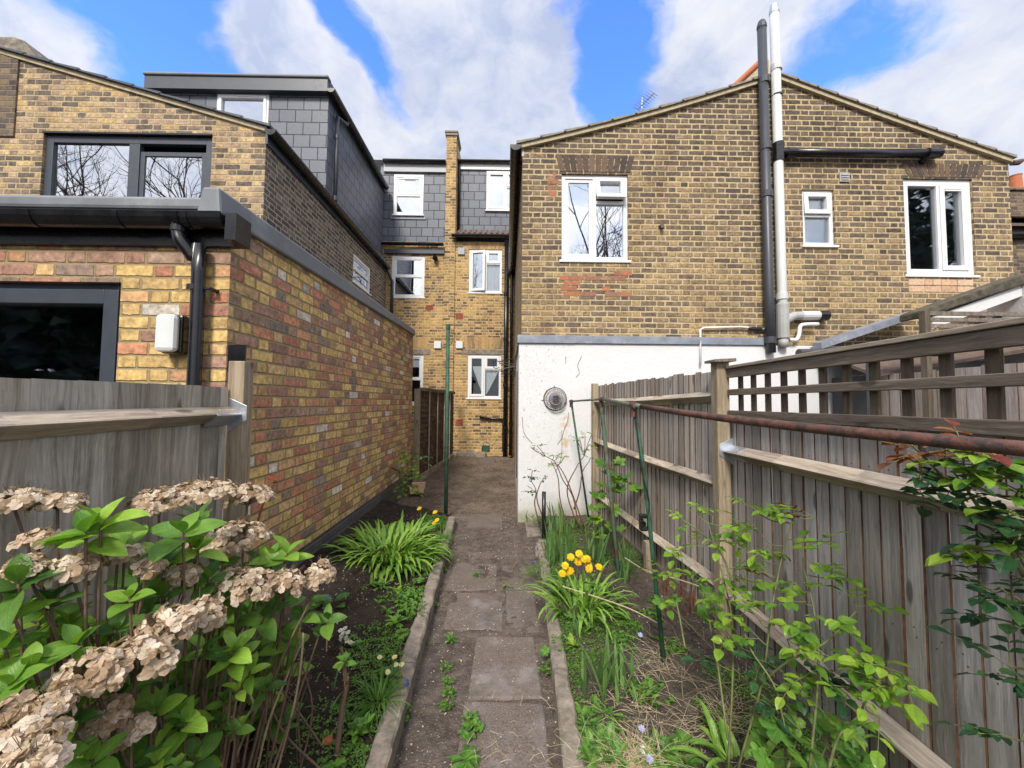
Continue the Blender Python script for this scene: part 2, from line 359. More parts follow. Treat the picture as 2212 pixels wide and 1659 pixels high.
M['wood_far'] = wood_mat('pale far fence board', [(.20, .165, .15), (.33, .285, .26), (.45, .40, .37)], 'z', moss=.0)
M['wood_lap'] = wood_mat('brown lap fence', [(.04, .026, .018), (.095, .062, .042), (.16, .115, .08)], 'y', moss=.0, bumpd=.006)
def paint_mat(name, paint, chips, amount, scale=14.):
    m, g = new_mat(name); P = pos(g)
    n = g.noise(P, scale, 6, .7); n2 = g.noise(P, scale*4, 4, .6)
    c = g.mix(g.ss(n, amount-.06, amount+.06), chips, g.mix(n2, paint, tuple(a*.55 for a in paint)))
    finish(g, c, .6, g.bump(g.m('ADD', n, n2), .002), spec=.4)
    return m
M['green_paint'] = paint_mat('chipped green paint', (.035, .13, .075), (.035, .045, .028), .46)
M['green_pale'] = paint_mat('worn pale green paint', (.12, .21, .15), (.13, .075, .045), .47)
M['rust'] = paint_mat('rusty iron', (.17, .075, .05), (.055, .038, .030), .5, 22.)

def soil_mat(name, c0, c1, specks, seed):
    m, g = new_mat(name); P = pos(g)
    n = g.noise(P, 14., 8, .7); nb = g.noise(P, 2.3, 3, .6); nf = g.noise(P, 95., 4, .6)
    c = g.mix(g.ss(g.m('ADD', g.m('MULTIPLY', n, .6), g.m('MULTIPLY', nb, .4)), .35, .65), c0, c1)
    c = g.mix(g.ss(nf, .62, .72), c, tuple(min(1, a*2.4) for a in c1))
    vo = g.n('ShaderNodeTexVoronoi', {'Vector': P, 'Scale': 85.})
    rv = g.sep(vo.outputs['Color'])[0]
    c = g.mix(g.m('MULTIPLY', g.m('MULTIPLY', g.ss(vo.outputs['Distance'], .34, .22), g.m('GREATER_THAN', rv, specks)), .8), c, (.42, .36, .29))
    finish(g, c, .95, g.bump(g.m('ADD', n, g.m('MULTIPLY', nf, .5)), .03, 1.), spec=.2)
    return m
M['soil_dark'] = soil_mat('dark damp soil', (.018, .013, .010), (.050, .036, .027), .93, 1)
M['soil_grey'] = soil_mat('dry grey soil', (.050, .040, .031), (.125, .102, .078), .92, 2)
M['path_dirt'] = soil_mat('trodden dirt', (.075, .058, .047), (.185, .15, .125), .88, 3)
M['alley_dirt'] = soil_mat('sandy dirt', (.085, .064, .048), (.215, .166, .125), .86, 4)
def slab_mat():
    m, g = new_mat('worn paving slab'); P = pos(g); r = island(g)
    n = g.noise(P, 6., 7, .65); nf = g.noise(P, 120., 3, .6)
    c = g.ramp(n, [(.3, (.105, .09, .082)), (.5, (.178, .153, .141)), (.7, (.245, .218, .203))])
    c = g.mix(g.ss(nf, .62, .72), c, (.36, .33, .30))
    c = g.mix(g.ss(nf, .36, .28), c, (.05, .042, .035))
    mo_ = g.ss(g.noise(P, 3.1, 7, .72), .55, .68)
    c = g.mix(g.m('MULTIPLY', mo_, .55), c, (.075, .07, .035))
    c = g.mix(1., c, g.ramp(r, [(0, (.85, .84, .83)), (1, (1.12, 1.1, 1.08))]), 'MULTIPLY')
    nd = g.noise(P, 1.9, 7, .72); py_ = g.sep(P)[1]
    dirt = g.ss(g.m('ADD', nd, g.m('MULTIPLY', py_, .035)), .50, .60)
    c = g.mix(g.m('MULTIPLY', dirt, .75), c, g.mix(g.ss(nf, .4, .6), (.095, .074, .060), (.185, .15, .125)))
    finish(g, c, .92, g.bump(g.m('ADD', n, nf), .008, .7), spec=.2)
    return m
M['slab'] = slab_mat()

def leaf_mat(name, c0, c1, c2, vein=.5, rough=.42, trans=.35, back=None):
    m, g = new_mat(name); r = island(g); P = pos(g)
    u, v, _ = g.sep(g.n('ShaderNodeTexCoord').outputs['UV'])
    c = g.ramp(r, [(0, c0), (.5, c1), (1, c2)])
    n = g.noise(P, 30., 4, .6)
    c = g.mix(1., c, g.ramp(n, [(.25, (.75, .75, .75)), (.75, (1.2, 1.2, 1.2))]), 'MULTIPLY')
    av = g.m('ABSOLUTE', g.m('SUBTRACT', v, .5))
    sv = g.m('SINE', g.m('MULTIPLY', g.m('SUBTRACT', u, g.m('MULTIPLY', av, .55)), 52.))
    lines = g.m('MAXIMUM', g.ss(av, .035, .01), g.m('MULTIPLY', g.ss(sv, .80, 1.), .6))
    c = g.mix(g.m('MULTIPLY', lines, vein), c, g.mix(1., c, (1.7, 1.55, 1.5), 'MULTIPLY'))
    nrm = g.bump(g.m('ADD', g.m('MULTIPLY', lines, -1.), n), .0025, .7)
    def ext(sh):
        tr = g.n('ShaderNodeBsdfTranslucent', {0: g.mix(1., c, (1.3, 1.35, .7), 'MULTIPLY')})
        return g.n('ShaderNodeMixShader', {0: trans, 1: sh, 2: tr.outputs[0]}).outputs[0]
    finish(g, c, rough, nrm, spec=.45, extra=ext)
    return m
M['leaf_hyd'] = leaf_mat('hydrangea leaf', (.085, .20, .03), (.14, .29, .036), (.22, .38, .045), .8, .5)
M['leaf_hyd_deep'] = leaf_mat('deep hydrangea leaf', (.05, .13, .026), (.085, .19, .03), (.14, .27, .038), .7, .5)
M['leaf_hyd_fresh'] = leaf_mat('fresh hydrangea leaf', (.15, .30, .035), (.20, .36, .04), (.27, .43, .05), .7)
M['dry_petal'] = leaf_mat('dry tan petal', (.32, .21, .125), (.56, .425, .295), (.79, .68, .56), .35, .8, .25)
M['twig'] = plain('brown twig', (.15, .095, .06), .85, var=.35, scale=40)
M['straw'] = leaf_mat('dry straw', (.36, .27, .15), (.52, .42, .26), (.66, .57, .39), 0., .8, .2)
M['cane_green'] = plain('green brown cane', (.14, .155, .055), .6, var=.35, scale=30)
M['cane_red'] = plain('reddish cane', (.16, .07, .045), .6, var=.35, scale=30)
M['leaf_ever'] = leaf_mat('dark evergreen leaf', (.010, .024, .010), (.016, .034, .013), (.024, .046, .016), 0., .6, .1)
M['leaf_rose'] = leaf_mat('rose leaf', (.095, .22, .03), (.19, .35, .034), (.31, .45, .05), .5, .28, .4)
M['leaf_rose_dark'] = leaf_mat('dark rose leaf', (.018, .060, .026), (.028, .085, .030), (.05, .12, .032), .3, .3, .2)
M['leaf_red'] = leaf_mat('red young leaf', (.16, .025, .018), (.22, .05, .022), (.30, .13, .04), .2, .35, .3)
M['leaf_strap'] = leaf_mat('strap leaf', (.13, .27, .04), (.19, .35, .05), (.27, .43, .065), .0, .38, .25)
M['leaf_iris'] = leaf_mat('iris blade', (.075, .165, .05), (.115, .225, .065), (.17, .29, .08), .0, .45, .25)
M['leaf_lime'] = leaf_mat('lime leaf', (.14, .26, .03), (.22, .36, .04), (.30, .44, .05), .25, .4, .4)
M['leaf_weed'] = leaf_mat('weed leaf', (.07, .18, .03), (.11, .25, .035), (.17, .32, .045), .3, .45, .3)
M['leaf_vine'] = leaf_mat('lobed leaf', (.08, .19, .03), (.13, .26, .035), (.19, .33, .04), .4, .4, .4)
M['moss'] = leaf_mat('chickweed', (.075, .18, .03), (.12, .25, .035), (.18, .32, .045), 0., .5, .25)
M['yellow'] = leaf_mat('yellow petal', (.86, .54, .012), (.90, .62, .015), (.92, .68, .02), 0., .6, .3)
M['cream'] = leaf_mat('cream petal', (.72, .68, .30), (.78, .74, .38), (.8, .76, .45), 0., .6, .3)
M['white_petal'] = leaf_mat('white petal', (.74, .74, .70), (.80, .80, .76), (.84, .84, .80), 0., .6, .3)
M['blue'] = leaf_mat('blue petal', (.09, .09, .55), (.14, .14, .65), (.30, .28, .75), 0., .6, .3)
M['lilac'] = leaf_mat('lilac petal', (.42, .42, .78), (.50, .50, .80), (.6, .58, .85), 0., .6, .3)
M['pink'] = leaf_mat('pink petal', (.5, .08, .18), (.6, .10, .22), (.7, .14, .28), 0., .6, .3)

# ------------------------------------------------------------------ building helpers
YR, YB, YL, YE, YD = 5.20, 10.30, 5.10, 2.24, 7.05      # depths of the fronts
XE, XL, XD, XR = -1.60, -3.24, -3.36, .185              # side planes
def rect(l, t, r, b, Y):
    A, B_, C, D = ay(l, t, Y), ay(r, t, Y), ay(l, b, Y), ay(r, b, Y)
    return (A.x+C.x)/2, (B_.x+D.x)/2, (C.z+D.z)/2, (A.z+B_.z)/2      # x0, x1, z0, z1
def facade(mb, x0, x1, z0, top, holes, Y, depth=.11, breaks=()):
    xs = sorted({x0, x1, *breaks, *[h[0] for h in holes], *[h[1] for h in holes]})
    xs = [x for x in xs if x0 <= x <= x1]
    for a, b in zip(xs[:-1], xs[1:]):
        m = (a+b)/2; hs = sorted([h for h in holes if h[0] < m < h[1]], key=lambda h: h[2])
        z = z0
        for h in hs:
            mb.add([(a, Y, z), (b, Y, z), (b, Y, h[2]), (a, Y, h[2])], [(0, 1, 2, 3)]); z = h[3]
        mb.add([(a, Y, z), (b, Y, z), (b, Y, top(b)), (a, Y, top(a))], [(0, 1, 2, 3)])
    for h in holes:
        p, q, r, s = h; E = Y+depth
        mb.add([(p, Y, r), (q, Y, r), (q, E, r), (p, E, r)], [(0, 1, 2, 3)])
        mb.add([(p, Y, s), (q, Y, s), (q, E, s), (p, E, s)], [(3, 2, 1, 0)])
        mb.add([(p, Y, r), (p, E, r), (p, E, s), (p, Y, s)], [(0, 1, 2, 3)])
        mb.add([(q, Y, r), (q, E, r), (q, E, s), (q, Y, s)], [(3, 2, 1, 0)])
def bars(mb, x0, x1, z0, z1, w, ya, yb, wb=None):
    wb = wb or w
    mb.box((x0, ya, z0), (x0+w, yb, z1)); mb.box((x1-w, ya, z0), (x1, yb, z1))
    mb.box((x0+w, ya, z0), (x1-w, yb, z0+wb)); mb.box((x0+w, ya, z1-w), (x1-w, yb, z1))
def window(house, r, Y, lights, mull=(), fw=.055, sw=.05, mw=.05, mat='upvc', glass='glass', xf=None, sill=.0, room='dark_room', label=None,
           curtain=None, vent=None, room_d=.7):
    x0, x1, z0, z1 = r
    mb = MB(xf); bars(mb, x0, x1, z0, z1, fw, Y, Y+.07)
    X0, X1, Z0, Z1 = x0+fw, x1-fw, z0+fw, z1-fw
    fx = lambda f: X0+(X1-X0)*f
    fz = lambda f: Z0+(Z1-Z0)*f
    for k in mull:
        if k[0] == 'v': mb.box((fx(k[1])-mw/2, Y, fz(k[2])+.0005), (fx(k[1])+mw/2, Y+.07, fz(k[3])-.0005))
        else: mb.box((fx(k[2])+(mw/2 if k[2] > 0 else 0)+.0005, Y+.001, fz(k[1])-mw/2), (fx(k[3])-(mw/2 if k[3] < 1 else 0)-.0005, Y+.07, fz(k[1])+mw/2))
    w_ = obj('window', mb, M[mat], house, bevel=.005)
    if label: w_['label'] = label
    for L_ in lights:
        a, b, c, e = fx(L_[0]), fx(L_[1]), fz(L_[2]), fz(L_[3])
        if L_[0] > 0: a += mw/2
        if L_[1] < 1: b -= mw/2
        if L_[2] > 0: c += mw/2
        if L_[3] < 1: e -= mw/2
        kind = L_[4]; tilt = L_[5] if len(L_) > 5 else 0; gl = L_[6] if len(L_) > 6 else glass
        T = xf or Matrix.Identity(4)
        if tilt and kind == 's':     # top hung, pushed outwards
            T = T @ Matrix.Translation((0, Y, e)) @ Matrix.Rotation(-tilt, 4, 'X') @ Matrix.Translation((0, -Y, -e))
        if tilt and kind == 'c':     # side hung on its left, pushed outwards
            T = T @ Matrix.Translation((a, Y, 0)) @ Matrix.Rotation(-tilt, 4, 'Z') @ Matrix.Translation((-a, -Y, 0))
        if kind in 'sc':
            s_ = MB(T); bars(s_, a-.014, b+.014, c-.014, e+.014, sw+.014, Y-.016, Y-.001)
            bars(s_, a+.001, b-.001, c+.001, e-.001, sw-.001, Y, Y+.05)
            obj('sash', s_, M[mat], w_, bevel=.004)
            a += sw; b -= sw; c += sw; e -= sw
        elif kind == 'd':            # inner set sash without a lip
            s_ = MB(T); bars(s_, a+.001, b-.001, c+.001, e-.001, sw, Y+.014, Y+.055)
            obj('sash', s_, M[mat], w_, bevel=.004)
            a += sw; b -= sw; c += sw; e -= sw
        p_ = MB(T); yy = Y+.03
        p_.box((a-.006, yy, c-.006), (b+.006, yy+.008, e+.006)); obj('pane', p_, M[gl], w_)
    if vent:
        v_ = MB(xf); a, b, zz = vent; v_.box((fx(a), Y-.03, fz(zz)), (fx(b), Y-.017, fz(zz)+.018)); obj('trickle_vent', v_, M[mat], w_, bevel=.003)
    ya, yb = Y+.075, Y+.075+room_d
    i_ = MB(xf)
    i_.add([(x0, ya, z0), (x1, ya, z0), (x1, ya, z1), (x0, ya, z1), (x0, yb, z0), (x1, yb, z0), (x1, yb, z1), (x0, yb, z1)],
           [(4, 5, 6, 7), (0, 1, 5, 4), (3, 7, 6, 2), (0, 4, 7, 3), (1, 2, 6, 5)])
    obj('interior', i_, M[room], w_)
    if sill:
        s_ = MB(xf); s_.box((x0-.03, Y-sill, z0-.035), (x1+.03, Y+.02, z0-.001)); obj('sill', s_, M[mat], w_, bevel=.006)
    for cu in (curtain or ()):       # (fx0, fx1, fz0, fz1, shape)
        c_ = MB(xf); a, b, c, e = fx(cu[0]), fx(cu[1]), fz(cu[2]), fz(cu[3]); n = 28
        pts = []
        for k in range(n+1):
            t = k/n; xx = a+(b-a)*t; yy = Y+.062+.008*math.sin(t*38+cu[0]*9)
            bot = c
            if len(cu) > 4 and cu[4] == 'l': bot = c+(e-c)*(1-t)**1.0*.93      # tied towards the middle
            if len(cu) > 4 and cu[4] == 'r': bot = c+(e-c)*t**1.1*.93
            pts += [(xx, yy, bot), (xx, yy, e)]
        c_.add(pts, [(2*k, 2*k+2, 2*k+3, 2*k+1) for k in range(n)]); obj('curtain', c_, M['curtain'], w_)
    return w_
def arch(house, l, t, r, b, Y, n, mat, proud=.006, fan=.25):
    x0, x1, z0, z1 = rect(l, t, r, b, Y); mb = MB(); cx = (x0+x1)/2
    wd = (x1-x0)/n
    for k in range(n):
        a = x0+k*wd+.006; c = a+wd-.012
        fa, fc = (a-cx)*fan*.5, (c-cx)*fan*.5
        zj = rnd(-.006, .006)
        mb.hexa([(a, Y-proud, z0), (c, Y-proud, z0), (c, Y+.02, z0), (a, Y+.02, z0),
                 (a+fa, Y-proud, z1+zj), (c+fc, Y-proud, z1+zj), (c+fc, Y+.02, z1+zj), (a+fa, Y+.02, z1+zj)])
    return obj('brick_arch', mb, M[mat], house, bevel=.004)
def block_mat(name, palette):
    m, g = new_mat(name); P = pos(g); r = island(g)
    c = g.ramp(r, palette); n = g.noise(P, 30., 5, .65)
    c = g.mix(.6, c, g.ramp(n, [(.25, (.4, .38, .36)), (.5, (1, 1, 1)), (.75, (1.5, 1.4, 1.3))]), 'MULTIPLY')
    finish(g, c, .9, g.bump(n, .006), spec=.2); return m
M['arch_brown'] = block_mat('arch brick brown', [(0, (.17, .115, .075)), (.5, (.11, .08, .062)), (1, (.06, .05, .048))])
M['arch_back'] = block_mat('arch brick yellow', [(0, (.46, .30, .13)), (.5, (.36, .24, .12)), (1, (.18, .13, .08))])
M['brick_pink'] = block_mat('new pink brick', [(0, (.52, .30, .18)), (.5, (.55, .40, .28)), (1, (.42, .24, .15))])
M['brick_red'] = block_mat('red repair brick', [(0, (.40, .15, .075)), (.5, (.33, .145, .085)), (.8, (.24, .13, .09)), (1, (.32, .2, .12))])
def blocks(house, name, l, t, r, b, Y, rows, per, mat, proud=.003, drop=0.):
    x0, x1, z0, z1 = rect(l, t, r, b, Y); mb = MB(); h = (z1-z0)/rows
    for k in range(rows):
        x = x0+(rnd(-.05, .05) if drop else 0)
        while x < x1-.05:
            L_ = per*(1 if random.random() < .6 else .5)
            e = min(x+L_, x1)
            if random.random() >= drop: mb.box((x+.005, Y-proud, z0+k*h+.006), (e-.005, Y+.02, z0+(k+1)*h-.006))
            x = e
    return obj(name, mb, M[mat], house, bevel=.003)
def pipe(house, name, pts, r, mat, collars=(), n=14, cr=1.22, cl=.09):
    mb = MB(); mb.tube(pts, r, n); p = obj(name, mb, M[mat], house, smooth=True)
    for c in collars:
        a, dirv = Vector(c[0]), Vector(c[1]).normalized()
        k = MB(); k.tube([a-dirv*cl/2, a-dirv*cl/2.2, a+dirv*cl/2.2, a+dirv*cl/2], [r*1.08, r*cr, r*cr, r*1.08], n); obj('collar', k, M[mat], p, smooth=False)
    return p
def half_gutter(house, a, b, r, mat, name='gutter'):
    a, b = Vector(a), Vector(b); t = (b-a).normalized(); s = t.cross(Vector((0, 0, 1))).normalized(); n = 10
    mb = MB(); pts = []
    for q in (a, b):
        for rr in (r, r*.88):
            for k in range(n+1):
                an = math.pi+math.pi*k/n; pts.append(q+s*math.cos(an)*rr+Vector((0, 0, math.sin(an)*rr)))
    m = n+1; fs = []
    for k in range(n):
        fs += [(k, k+1, 2*m+k+1, 2*m+k), (m+k+1, m+k, 3*m+k, 3*m+k+1)]
    fs += [(0, 2*m, 3*m, m), (n, m+n, 3*m+n, 2*m+n), tuple(list(range(m))+[])[::-1], tuple(range(2*m, 3*m))]
    mb.add(pts, fs)
    return obj(name, mb, M[mat], house)

# ------------------------------------------------------------------ right: pair of back additions under one gable
hr = thing('brick_house', 'brown brick back addition with wide gable, white painted ground floor and tall vent pipes', 'house', (3.5, YR, 0))
PL, PA1, PA2, PR = ay(1128, 320, YR), ay(1655, 176, YR), ay(1690, 172, YR), ay(2178, 354, YR)
RX0, RX1 = XR, PR.x
apx = (PA1.x+PA2.x)/2; apz = PA1.z+.02
def rtop(x):
    return PL.z+(apz-PL.z)*(x-RX0)/(apx-RX0) if x < apx else apz+(PR.z-apz)*(x-apx)/(RX1-apx)
wr1 = rect(1213, 376, 1357, 562, YR); wr2 = rect(1734, 409, 1803, 530, YR); wr3 = rect(1955, 386, 2105, 594, YR)
mb = MB(); ZF = ay(1128, 742, YR).z
facade(mb, RX0, RX1, ZF-.06, rtop, [wr1, wr2, wr3], YR, breaks=(apx,))
mb.add([(RX0, YR, ZF-.06), (RX0, YB, ZF-.06), (RX0, YB, PL.z), (RX0, YR, PL.z)], [(3, 2, 1, 0)])
mb.add([(RX0, 7.0, 0), (RX0, YB, 0), (RX0, YB, ZF), (RX0, 7.0, ZF)], [(3, 2, 1, 0)])
mb.add([(RX1, YR, 0), (RX1, YB, 0), (RX1, YB, PR.z), (RX1, YR, PR.z)], [(0, 1, 2, 3)])
obj('wall', mb, M['brick_right'], hr)
mb = MB(); mb.box((RX0-.035, YR-.045, -.1), (RX1-.5, YR+.2, ZF)); mb.box((RX0-.03, YR+.2, -.1), (RX0+.2, 7.0, ZF-.03)); obj('lower_wall', mb, M['render'], hr, bevel=.012)
mb = MB(); mb.box((RX0-.055, YR-.075, ZF-.002), (ay(1240, 745, YR).x, YR+.02, ZF+.105)); mb.box((ay(1240, 745, YR).x, YR-.071, ZF-.001), (3.42, YR+.02, ZF+.10)); mb.box((RX0-.055, YR+.02, ZF-.03), (RX0-.001, 7.0, ZF+.06))
obj('lead_flashing', mb, M['lead'], hr, bevel=.004)
# verge: mortar band and stepped tile ends, roof slopes behind
mb = MB(); tl = MB()
def verge(a, b, n, sag):
    a, b = Vector(a), Vector(b); up = Vector((0, 0, 1))
    P_ = [a.lerp(b, k/n)-up*sag*math.sin(math.pi*k/n) for k in range(n+1)]
    for k in range(n):
        p, q = P_[k], P_[k+1]
        mb.prism([(p.x, p.z), (q.x, q.z), (q.x, q.z+.055), (p.x, p.z+.055)], 'y', YR-.045, YR+.25)
        lo, hi = (p, q) if p.z < q.z else (q, p); ext = (lo-hi).normalized()*.03
        l2 = lo+ext
        tl.prism([(l2.x, l2.z+.057), (hi.x, hi.z+.057), (hi.x, hi.z+.072), (l2.x, l2.z+.096)], 'y', YR-.07, YR+.4)
verge((RX0-.06, 0, rtop(RX0)-.03), (apx, 0, apz), 11, .05); verge((apx, 0, apz), (RX1+.01, 0, PR.z-.0), 12, .02)
obj('verge_mortar', mb, M['mortar'], hr); obj('verge_tiles', tl, M['tile_edge'], hr)
mb = MB()
mb.hexa([(RX0-.06, YR+.3, rtop(RX0)-.05), (apx, YR+.3, apz), (apx, YB, apz), (RX0-.06, YB, rtop(RX0)-.05),
         (RX0-.06, YR+.3, rtop(RX0)+.03), (apx, YR+.3, apz+.06), (apx, YB, apz+.06), (RX0-.06, YB, rtop(RX0)+.03)])
mb.hexa([(apx, YR+.3, apz), (RX1+.0, YR+.3, PR.z-.03), (RX1+.0, YB, PR.z-.03), (apx, YB, apz),
         (apx, YR+.3, apz+.06), (RX1+.0, YR+.3, PR.z+.03), (RX1+.0, YB, PR.z+.03), (apx, YB, apz+.06)])
obj('roof', mb, M['tile_roof'], hr)
gz = ay(1119, 318, YR).z
half_gutter(hr, (RX0-.095, YR-.06, gz), (RX0-.095, YB, gz-.06), .078, 'black_plastic')
mb = MB(); mb.box((RX0-.012, YR-.005, gz-.13), (RX0+.02, YR+.03, gz-.0)); obj('fascia_end', mb, M['zinc_light'], hr)
pipe(hr, 'downpipe', [(RX0-.075, YB-.25, gz-.08), (RX0-.09, YB-.25, gz-.3), (RX0-.09, YB-.25, .2)], .042, 'black_plastic', [((RX0-.09, YB-.25, z), (0, 0, 1)) for z in (3.9, 2.4, 1.0)])
# windows
window(hr, wr1, YR+.03, [(0, .5, 0, 1, 'd'), (.5, 1, .70, 1, 's', R_(17)), (.5, 1, 0, .70, 'f')], [('v', .5, 0, 1), ('h', .70, .5, 1)], sw=.045, sill=.05,
       glass='glass_bright', label='white framed window with its small top light tilted open')
w1 = [o for o in hr.children if o.name.startswith('window')][0]
mb = MB(); q = ay(1328, 540, YR+.4); mb.tube([q+Vector((0, 0, -.12)), q+Vector((0, 0, .10))], [.13, .115], 18); obj('lamp_shade', mb, M['lamp_plastic'], w1, smooth=True)
window(hr, wr2, YR+.03, [(0, 1, .56, 1, 's', R_(3)), (0, 1, 0, .56, 'f')], [('h', .56, 0, 1)], sw=.045, fw=.05, sill=.06, glass='glass_dim', room='frosted', room_d=.06,
       label='small white window with obscured glass')
window(hr, wr3, YR+.03, [(0, .54, 0, 1, 'f'), (.54, 1, 0, 1, 's')], [('v', .54, 0, 1)], fw=.09, sw=.05, sill=.05, glass='glass_dim', room='grey_room', vent=(.63, .92, .93), label='tall white window with two dark panes')
arch(hr, 1209, 336, 1362, 372, YR, 12, 'arch_brown'); arch(hr, 1962, 354, 2118, 384, YR, 14, 'arch_brown', fan=.4)
blocks(hr, 'brick_infill', 1962, 603, 2103, 632, YR, 2, .225, 'brick_pink', .006)
blocks(hr, 'brick_repair', 1212, 584, 1366, 641, YR, 5, .225, 'brick_red', .003, .34)
blocks(hr, 'brick_repair', 1187, 372, 1210, 425, YR, 4, .1, 'brick_red', .003, .1)
# pipes
def P_(x, y, off=.1): return ay(x, y, YR-off)
xb = (P_(1649, 60).x+P_(1663, 760).x)/2; xw = (P_(1672, 20).x+P_(1697, 740).x)/2
zt, zb_ = P_(1650, 62).z, P_(1662, 762).z
sp = pipe(hr, 'vent_pipe', [(xb-.015, YR-.1, zt), (xb, YR-.1, 3), (xb+.01, YR-.1, zb_)], .057, 'grey_flue', [((xb, YR-.1, P_(1655, y).z), (0, 0, 1)) for y in (175, 318, 420, 735)])
sp['label'] = 'dark grey vent pipe'
mb = MB(); z = zt
mb.tube([(xb-.015, YR-.1, z), (xb-.015, YR-.1, z+.04), (xb-.015, YR-.1, z+.10), (xb-.015, YR-.1, z+.12)], [.062, .062, .045, .025], 12); obj('pipe_cowl', mb, M['grey_flue'], sp)
zt, zb_ = P_(1673, 28).z, P_(1697, 700).z
wp = pipe(hr, 'soil_pipe', [(xw-.01, YR-.085, zt), (xw, YR-.085, 3), (xw+.01, YR-.085, zb_)], .058, 'white_pipe', [((xw, YR-.085, P_(1680, y).z), (0, 0, 1)) for y in (145, 640)])
wp['label'] = 'off white soil pipe'
mb = MB(); mb.tube([(xw-.01, YR-.085, zt), (xw-.01, YR-.085, zt+.04), (xw-.01, YR-.085, zt+.12), (xw-.01, YR-.085, zt+.14)], [.062, .062, .048, .02], 12); obj('pipe_cowl', mb, M['galv'], wp)
zc = P_(1683, 328).z
mb = MB(); mb.tube([(xw, YR-.085, zc-.13), (xw, YR-.085, zc+.13)], .068, 14); obj('black_collar', mb, M['black_plastic'], wp, smooth=False)
mb = MB(); mb.tube([(xw, YR-.085, P_(1683, 205).z-.01), (xw, YR-.085, P_(1683, 205).z+.01)], .066, 12); obj('pipe_clip', mb, M['black_plastic'], wp)
e0, e1 = Vector((xw+.05, YR-.085, zc)), P_(2012, 331, .085)
bp = pipe(hr, 'waste_pipe', [e0, e0.lerp(e1, .5)-Vector((0, 0, .006)), e1], .055, 'black_plastic', [(e1, (1, 0, 0)), (e0+Vector((.12, 0, 0)), (1, 0, 0))], cl=.13)
bp['label'] = 'black waste pipe running across the wall'
mb = MB(); mb.tube([e1+Vector((.03, 0, 0)), e1+Vector((.12, 0, 0)), e1+Vector((.125, 0, 0))], [.062, .062, .03], 12); mb.tube([e1+Vector((-.05, 0, -.02)), e1+Vector((-.05, .06, -.07)), e1+Vector((-.05, .12, -.07))], .045, 10); obj('pipe_end', mb, M['black_plastic'], bp)
# lower fittings of the white pipe
zc = P_(1700, 690).z; q = Vector((xw, YR-.085, zc))
mb = MB(); mb.tube([q+Vector((0, 0, .22)), q+Vector((0, 0, .2)), q-Vector((0, 0, .25))], [.06, .075, .075], 14)
mb.tube([q-Vector((0, 0, .03)), q+Vector((.15, 0, .05)), q+Vector((.27, 0, .055))], .058, 12); obj('pipe_branch', mb, M['grey_pipe'], wp, smooth=False)
mb = MB(); mb.tube([q+Vector((.25, 0, .055)), q+Vector((.50, 0, .06))], .062, 12); obj('branch_pipe', mb, M['white_pipe'], wp)
mb = MB(); mb.tube([q+Vector((.48, 0, .06)), q+Vector((.60, 0, .062)), q+Vector((.605, 0, .062))], [.066, .07, .03], 12); obj('rubber_boot', mb, M['black_plastic'], wp)
mb = MB(); mb.tube(curve([q+Vector((.46, -.02, -.06)), q+Vector((.30, -.02, -.065)), q+Vector((.22, -.02, -.09)), q+Vector((.20, -.02, -.2)), q+Vector((.16, -.02, -.27)), q+Vector((.08, -.02, -.27))]), .025, 10); obj('overflow_pipe', mb, M['upvc'], wp, smooth=True)
mb = MB(); mb.tube([q-Vector((0, 0, .25)), (q.x, q.y, ZF-.03)], .06, 12); obj('lower_pipe', mb, M['grey_pipe'], wp, smooth=True)
mb = MB(); mb.tube([P_(1513, 790, .075), P_(1513, 712, .05), P_(1520, 708, .04), P_(1600, 706, .04), P_(1652, 711, .04)], .014, 8); cp = obj('overflow_pipe', mb, M['upvc'], hr, smooth=True)
mb = MB(); mb.tube([P_(1618, 710, .05), P_(1645, 711, .05)], .024, 10); obj('pipe_lagging', mb, M['black_plastic'], cp)
x0, x1, z0, z1 = rect(1812, 374, 1833, 394, YR); mb = MB(); mb.box((x0, YR-.02, z0), (x1, YR+.01, z1))
for k in range(3): mb.box((x0+.015, YR-.03, z0+.02+k*.032), (x1-.015, YR-.021, z0+.038+k*.032))
obj('air_vent', mb, M['grey_pipe'], hr, bevel=.004)
mb = MB(); c = P_(1427, 490, .0); mb.tube([c+Vector((0, .02, 0)), c-Vector((0, .05, .0)), c-Vector((0, .06, .05))], [.03, .025, .02], 8); obj('pipe_stub', mb, M['rust_dark'], hr)
# vent guard on the white wall, wire cage round a fan terminal
vg = thing('vent_guard', 'round rusty wire guard cage on the white painted wall', 'vent', ay(1199, 862, YR-.05))
vc = ay(1199, 862, YR-.045); mb = MB(); rr_ = .152
for k in range(36):
    a = 2*math.pi*k/36
    mb.tube([vc+Vector((math.cos(a)*rr_*math.cos(b), -rr_*.9*math.sin(b), math.sin(a)*rr_*math.cos(b))) for b in (0, .35, .7, 1.05, 1.35)], .0022, 4, False)
for b in (0., .3, .62, .95, 1.3):
    mb.tube([vc+Vector((math.cos(a)*rr_*math.cos(b), -rr_*.9*math.sin(b), math.sin(a)*rr_*math.cos(b))) for a in [2*math.pi*k/32 for k in range(33)]], .0055 if b == 0 else .003, 5, False)
obj('wire_cage', mb, M['rust_dark'], vg)
mb = MB(); mb.tube([vc, vc-Vector((0, .06, 0))], [.085, .08], 20); obj('flue_terminal', mb, M['galv'], vg)
mb = MB()
for k in range(4): mb.box((vc.x-.035, vc.y-.085, vc.z-.04+k*.024), (vc.x+.035, vc.y-.061, vc.z-.028+k*.024))
obj('louvre', mb, M['black_plastic'], vg)
mb = MB()
